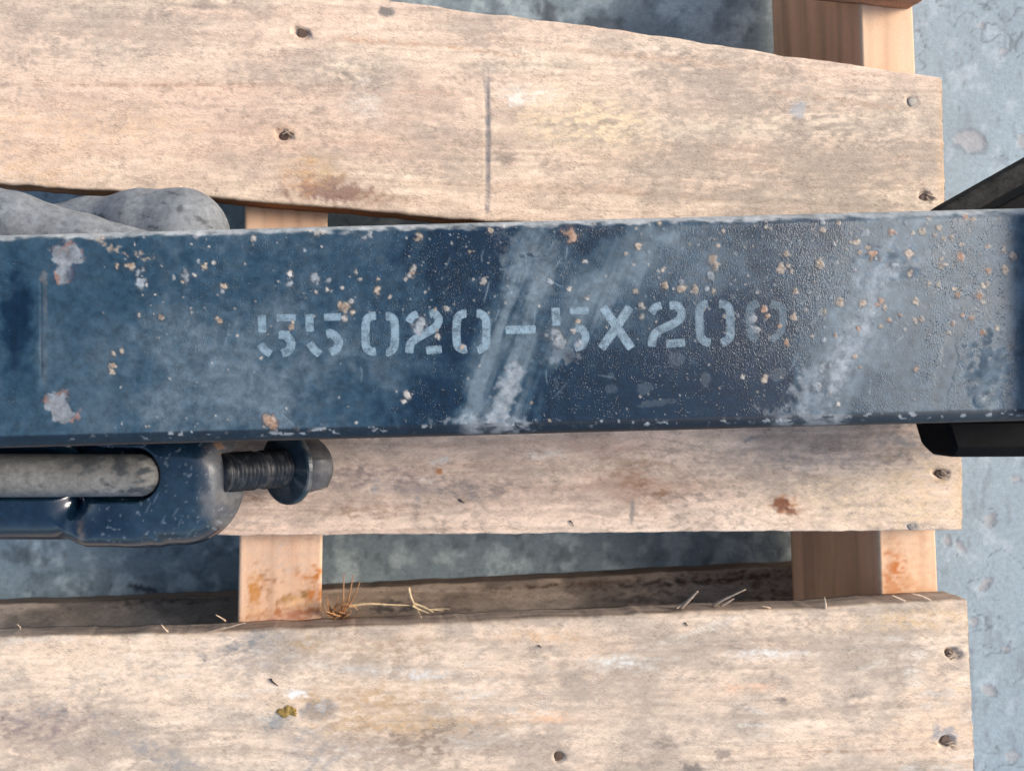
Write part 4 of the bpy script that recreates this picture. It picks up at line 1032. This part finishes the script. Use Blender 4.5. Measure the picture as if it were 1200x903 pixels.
# two bent grey pipe ends beyond the beam
def pipe_paint_s(sd):
    def f(x, y, z):
        px, py = pix(x, y, 190)
        n1 = fbm(px, py, 40, 20, 4, sd); n2 = fbm(px, py, 5, 3.4, 3, sd + 3); n3 = fbm(px, py, 9, 6, 4, sd + 5)
        col = np.ones((len(x), 3)) * np.array((0.145, 0.153, 0.160)) * (.85 + .3 * n1)[:, None]
        col = mix(col, sst(.55, .9, n3) * .15, (0.20, 0.20, 0.195))
        for i, (cx, cy, rx, ry) in enumerate([(190, 236, 3.5, 2), (209, 242, 3.5, 4.5), (235, 256, 6, 3), (228, 252, 3, 2), (180, 266, 8, 2.4), (244, 263, 5, 2), (200, 222, 10, 1.6), (108, 246, 9, 3), (135, 246, 3, 2), (170, 252, 10, 1)]):
            col = mix(col, blob(px, py, cx, cy, rx, ry, 20, .4, .6, ns=3, seed=sd + i) * .85, (0.05, 0.055, 0.06))
        if sd > 1000:
            col = mix(col, sst(.50, .80, n2) * sst(228, 250, py - px * .25) * .4, (0.045, 0.05, 0.055))
        else:
            col = mix(col, sst(.75, .9, n2) * .4, (0.08, 0.085, 0.09))
        return col, np.full(len(x), .8), .08 + .15 * n3
    return f
def pipe_a(X, Y, Z):
    a = P3(-70, 236, 196); b = P3(20, 262, 196); c = P3(100, 284, 195); d = P3(190, 306, 190)
    f = capsule(X, Y, Z, a, b, 16.0, 15.8)
    f = smin(f, capsule(X, Y, Z, b, c, 15.8, 14.4), 4)
    return smin(f, capsule(X, Y, Z, c, d, 14.4, 14), 4)
PA = sdf_part('pipe', pipe_a, (-250, 20, 170), (-62, 118, 216), 1.0, M_DUSTY, pipe_paint_s(1011))
PA['label'] = 'speckled grey pipe running under the beam'
def pipe_b(X, Y, Z):
    a = P3(10, 272, 146); b = P3(105, 263, 148); c = P3(165, 270, 158); d = P3(212, 279, 161); e = P3(226, 330, 160)
    f = capsule(X, Y, Z, a, b, 12, 15)
    f = smin(f, capsule(X, Y, Z, b, c, 15, 23), 7)
    f = smin(f, capsule(X, Y, Z, c, d, 23, 27.5), 6)
    return smin(f, capsule(X, Y, Z, d, e, 27.5, 26), 6)
PB = sdf_part('pipe', pipe_b, (-200, 16, 129.5), (-30, 122, 198), 1.0, M_DUSTY, pipe_paint_s(977))
PB['label'] = 'bulging smooth grey pipe elbow beside the beam'

# flanged hex bolt screwed into the lug, its head tipping down
def lathe_x(profile, seg=48):
    a = np.linspace(0, 2 * math.pi, seg, endpoint=False)
    return np.array([[(x, r * math.cos(t), r * math.sin(t)) for t in a] for (x, r) in profile])
def place_bolt(R, base, tilt, yaw=0):
    ct, st = math.cos(tilt), math.sin(tilt)
    x, y, z = R[..., 0], R[..., 1], R[..., 2]
    X = x * ct + z * st; Zz = -x * st + z * ct
    return np.stack([X, y, Zz], -1) * np.array((1.24, 1.12, 1.0)) + np.array(base)
TILT = math.radians(38)
BB = P3(258, 554, 181)
prof = [(0, 9.6)]
xx = 0
while xx < 36:
    if 15.5 < xx < 20: prof += [(xx, 9.3), (xx + 2.2, 9.3)]
    else: prof += [(xx + .25, 8.75), (xx + .95, 10.0), (xx + 1.25, 10.0), (xx + 1.95, 8.75)]
    xx += 2.2
steelcols = {}
def bolt_part(name, R, colr, rough, bmpv, seed, parent=None, dust=.3):
    V, F1, F2 = loft(R)
    n = fbm(V[:, 0] + V[:, 2], V[:, 1], 5, None, 4, seed)
    col = np.asarray(colr) * (.8 + .4 * n)[:, None]
    col = mix(col, sst(.55, .75, fbm(V[:, 0] - V[:, 2], V[:, 1], 3, None, 3, seed + 4)) * dust, (0.22, 0.20, 0.18))
    o = make(name, V, [F1, F2], M_STEEL, None, {'Col': np.clip(col, .002, .9), 'rgh': np.full(len(V), rough), 'bmp': np.full(len(V), bmpv)}, smooth=False)
    if parent is None: attach(o, FR)
    else: o.parent = parent
    return o
SH = bolt_part('bolt', place_bolt(lathe_x(prof), BB, TILT), (0.010, 0.012, 0.015), .42, .12, 3, dust=.12)
SH['label'] = 'dark flanged hex bolt screwed into the lug'
fl = lathe_x([(35.0, 9.0), (35.2, 18.3), (35.8, 19.2), (37.6, 19.4), (38.6, 18.6), (40.5, 15.6), (41.0, 9)], 64)
FL = bolt_part('flange', place_bolt(fl, BB, TILT), (0.022, 0.036, 0.043), .3, .2, 7, SH, .35)
for p in FL.data.polygons: p.use_smooth = False
hx = []
for (x, r) in [(39.5, 15.2), (53.2, 15.2), (54.6, 13.6), (54.7, 11.5), (53.8, 10.8)]:
    ring = []
    for k in range(6):
        a0 = math.radians(60 * k + 12); a1 = math.radians(60 * (k + 1) + 12)
        for f in (0.04, .35, .65, .96):
            p = np.array([math.cos(a0), math.sin(a0)]) * (1 - f) + np.array([math.cos(a1), math.sin(a1)]) * f
            if x > 54.3: p = p / np.hypot(*p) * 0.98
            ring.append((x, p[0] * r, p[1] * r))
    hx.append(ring)
HX = bolt_part('hex_head', place_bolt(np.array(hx), BB, TILT), (0.065, 0.062, 0.062), .4, .12, 9, SH, .35)

# dark bracket pieces at the right
def prism(name, poly_px, z0, z1, bev, mat, sub=1):
    """plan polygon (photo pixels at z1) extruded from z0 to z1 with bevelled edges"""
    bm = bmesh.new()
    vs = [bm.verts.new((*[c * .001 for c in mm(px, py, z1)], z0 * .001)) for px, py in poly_px]
    f = bm.faces.new(vs)
    r = bmesh.ops.extrude_face_region(bm, geom=[f])
    for v in [g for g in r['geom'] if isinstance(g, bmesh.types.BMVert)]: v.co.z = z1 * .001
    bmesh.ops.recalc_face_normals(bm, faces=bm.faces)
    bmesh.ops.bevel(bm, geom=list(bm.edges), offset=bev * .001, segments=3, affect='EDGES', profile=.5)
    me = bpy.data.meshes.new(name); bm.to_mesh(me); bm.free()
    me.polygons.foreach_set('use_smooth', np.zeros(len(me.polygons), bool))
    me.materials.append(mat)
    o = bpy.data.objects.new(name, me); C.objects.link(o)
    return attach(o, FR)
M_DSTEEL = simple_material('scuffed_black_steel', (0.016, 0.015, 0.0135), 0.75, 260, (0.4, 2.0), spec=0.04)
BK1 = prism('bracket', [(1094, 250), (1112, 238), (1290, 138), (1290, 164), (1152, 243), (1142, 252)], 212, 221, 1.2, M_DSTEEL)
BK1['label'] = 'scuffed dark bracket angling out behind the beam'
BK2 = prism('bracket', [(1150, 262), (1168, 243), (1290, 178), (1290, 262)], 176, 204, 1.0, M_BLACK)
BK2['label'] = 'black gusset below the angled bracket'

def foot():
    # half-round black bar under the near side of the beam, its end cut at a slant
    y_c = mm(1140, 509, 190)[1]
    rr = 12.3
    x0 = mm(1098, 500, 190)[0]
    a = np.linspace(0, 2 * math.pi, 40, endpoint=False)
    R = []
    for i, (xo, s) in enumerate([(0, .82), (.6, .93), (1.6, 1.0), (70, 1.0), (110, 1.0)]):
        ring = []
        for t in a:
            yy = max(-1, min(1, 1.12 * math.cos(t))) * rr * s; zz = max(-1, min(1, 1.12 * math.sin(t))) * rr * s
            slant = (rr - yy) * .30 if i < 3 else 0
            slant = slant if yy < 6 else slant * .7
            ring.append((x0 + xo + slant, y_c + yy + xo * .004, 183 + zz))
        R.append(ring)
    V, F1, F2 = loft(np.array(R))
    o = make('support_bar', V, [F1, F2], M_BLACK, None)
    for p in o.data.polygons: p.use_smooth = False
    attach(o, FR)
    o['label'] = 'short black bar under the near side of the beam'
foot()
# unseen plate just past the frame edge, added to shade the beam's right end
prism('shade_plate', [(1236, 230), (1256, 230), (1260, 495), (1240, 495)], 229.3, 240, 1.0, M_BLACK)

# ------------------------------------------------------------------ small loose things
def bundle(name, strands, mat, lab, cat):
    Vs = []; Fs = []; Ts = []; off = 0
    cx = np.mean([p[0] for s in strands for p in s[0]]); cy = np.mean([p[1] for s in strands for p in s[0]])
    for pts, r in strands:
        P = [P3(*p) for p in pts]
        V, F1, F2 = tube_path(P, np.linspace(1, .3, len(P)) * r, 6, 5)
        Vs.append(V); Fs.append(F1 + off); Ts.append(F2 + off); off += len(V)
    o = make(name, np.concatenate(Vs), [np.concatenate(Fs), np.concatenate(Ts)], mat, None)
    return label(o, lab, cat)
rg = random.Random(8)
st = []
for i in range(22):
    bx, by = 398 + rg.uniform(-9, 9), 721 + rg.uniform(-3, 4)
    a = rg.uniform(-1.2, 1.2); l = rg.uniform(10, 30)
    ex, ey = bx + l * math.sin(a) * 1.0, by - l * math.cos(a) * .8
    st.append(([(bx, by, 113), (bx + (ex - bx) * .5 + rg.uniform(-5, 5), by + (ey - by) * .45 + rg.uniform(-3, 3), 120), (ex, ey, 126 + rg.uniform(-4, 4))], rg.uniform(.45, .85)))
st += [([(399, 720, 114), (402, 705, 122), (403, 673, 130)], .9), ([(402, 718, 114), (409, 698, 122), (414, 673, 131)], .9), ([(404, 716, 114), (414, 700, 122), (422, 681, 130)], .8), ([(386, 719, 114), (396, 708, 124), (412, 709, 127), (419, 714, 122)], .8), ([(388, 722, 114), (393, 712, 122), (402, 708, 126)], .8)]
bundle('straw_tuft', st, M_STRAWRED, 'reddish brown straw tuft caught beside the middle stringer', 'straw')
bundle('straw_strand', [([(408, 710, 116), (430, 707, 118), (455, 708, 119), (483, 709, 120)], 1.0), ([(479, 688, 128), (482, 700, 124), (488, 712, 119), (494, 724, 128)], .9), ([(484, 707, 121), (495, 710, 122), (508, 717, 124)], .9), ([(483, 709, 121), (492, 714, 121), (503, 718, 122)], .8), ([(486, 706, 120), (500, 713, 121), (520, 715, 121)], .6), ([(503, 714, 121), (514, 713, 122), (527, 713, 123)], .5)],
       M_STRAW, 'pale straw strand lying along the gap right of the tuft', 'straw')

def husk():
    x, y = mm(338, 833, Z1)
    bm = bmesh.new()
    bmesh.ops.create_icosphere(bm, subdivisions=3, radius=1.0)
    for v in bm.verts:
        c = v.co.copy()
        w = 1 + .18 * math.sin(5 * c.x + 2 * c.y) + .12 * math.sin(9 * c.y + 4 * c.x)
        v.co = Vector(((x + c.x * 6.2 * w) * .001, (y + c.y * 3.3 * w + .5 * math.sin(c.x * 4)) * .001, (129.4 + c.z * 1.6 * w - (1.2 * max(0, 1 - 3 * abs(c.x - .2)) if c.z > 0 else 0)) * .001))
    me = bpy.data.meshes.new('seed_husk'); bm.to_mesh(me); bm.free(); me.materials.append(M_HUSK)
    o = bpy.data.objects.new('seed_husk', me); C.objects.link(o)
    label(o, 'small olive brown seed husk lying on the lowest board', 'husk')
husk()
for pts, r, lab in [([(317, 795, 129.4), (320, 799, 130), (326, 803, 129.6)], .8, 'black twig bit above the seed husk on the lowest board'),
                    ([(668, 610, 129.4), (670, 612, 130), (672, 616, 129.6)], .6, 'black twig bit on the middle board near its lower edge'),
                    ([(538, 585, 129.4), (541, 587, 130), (544, 589, 129.6)], .6, 'black twig bit left of centre on the middle board'),
                    ([(803, 729, 129.4), (804, 731, 130), (806, 733, 129.6)], .6, 'black twig bit near the upper edge of the lowest board'),
                    ([(631, 756, 129.4), (633, 757, 130), (634, 759, 129.6)], .6, 'black twig bit in the middle of the lowest board')]:
    bundle('twig_bit', [(pts, r)], M_CHAR, lab, 'twig')
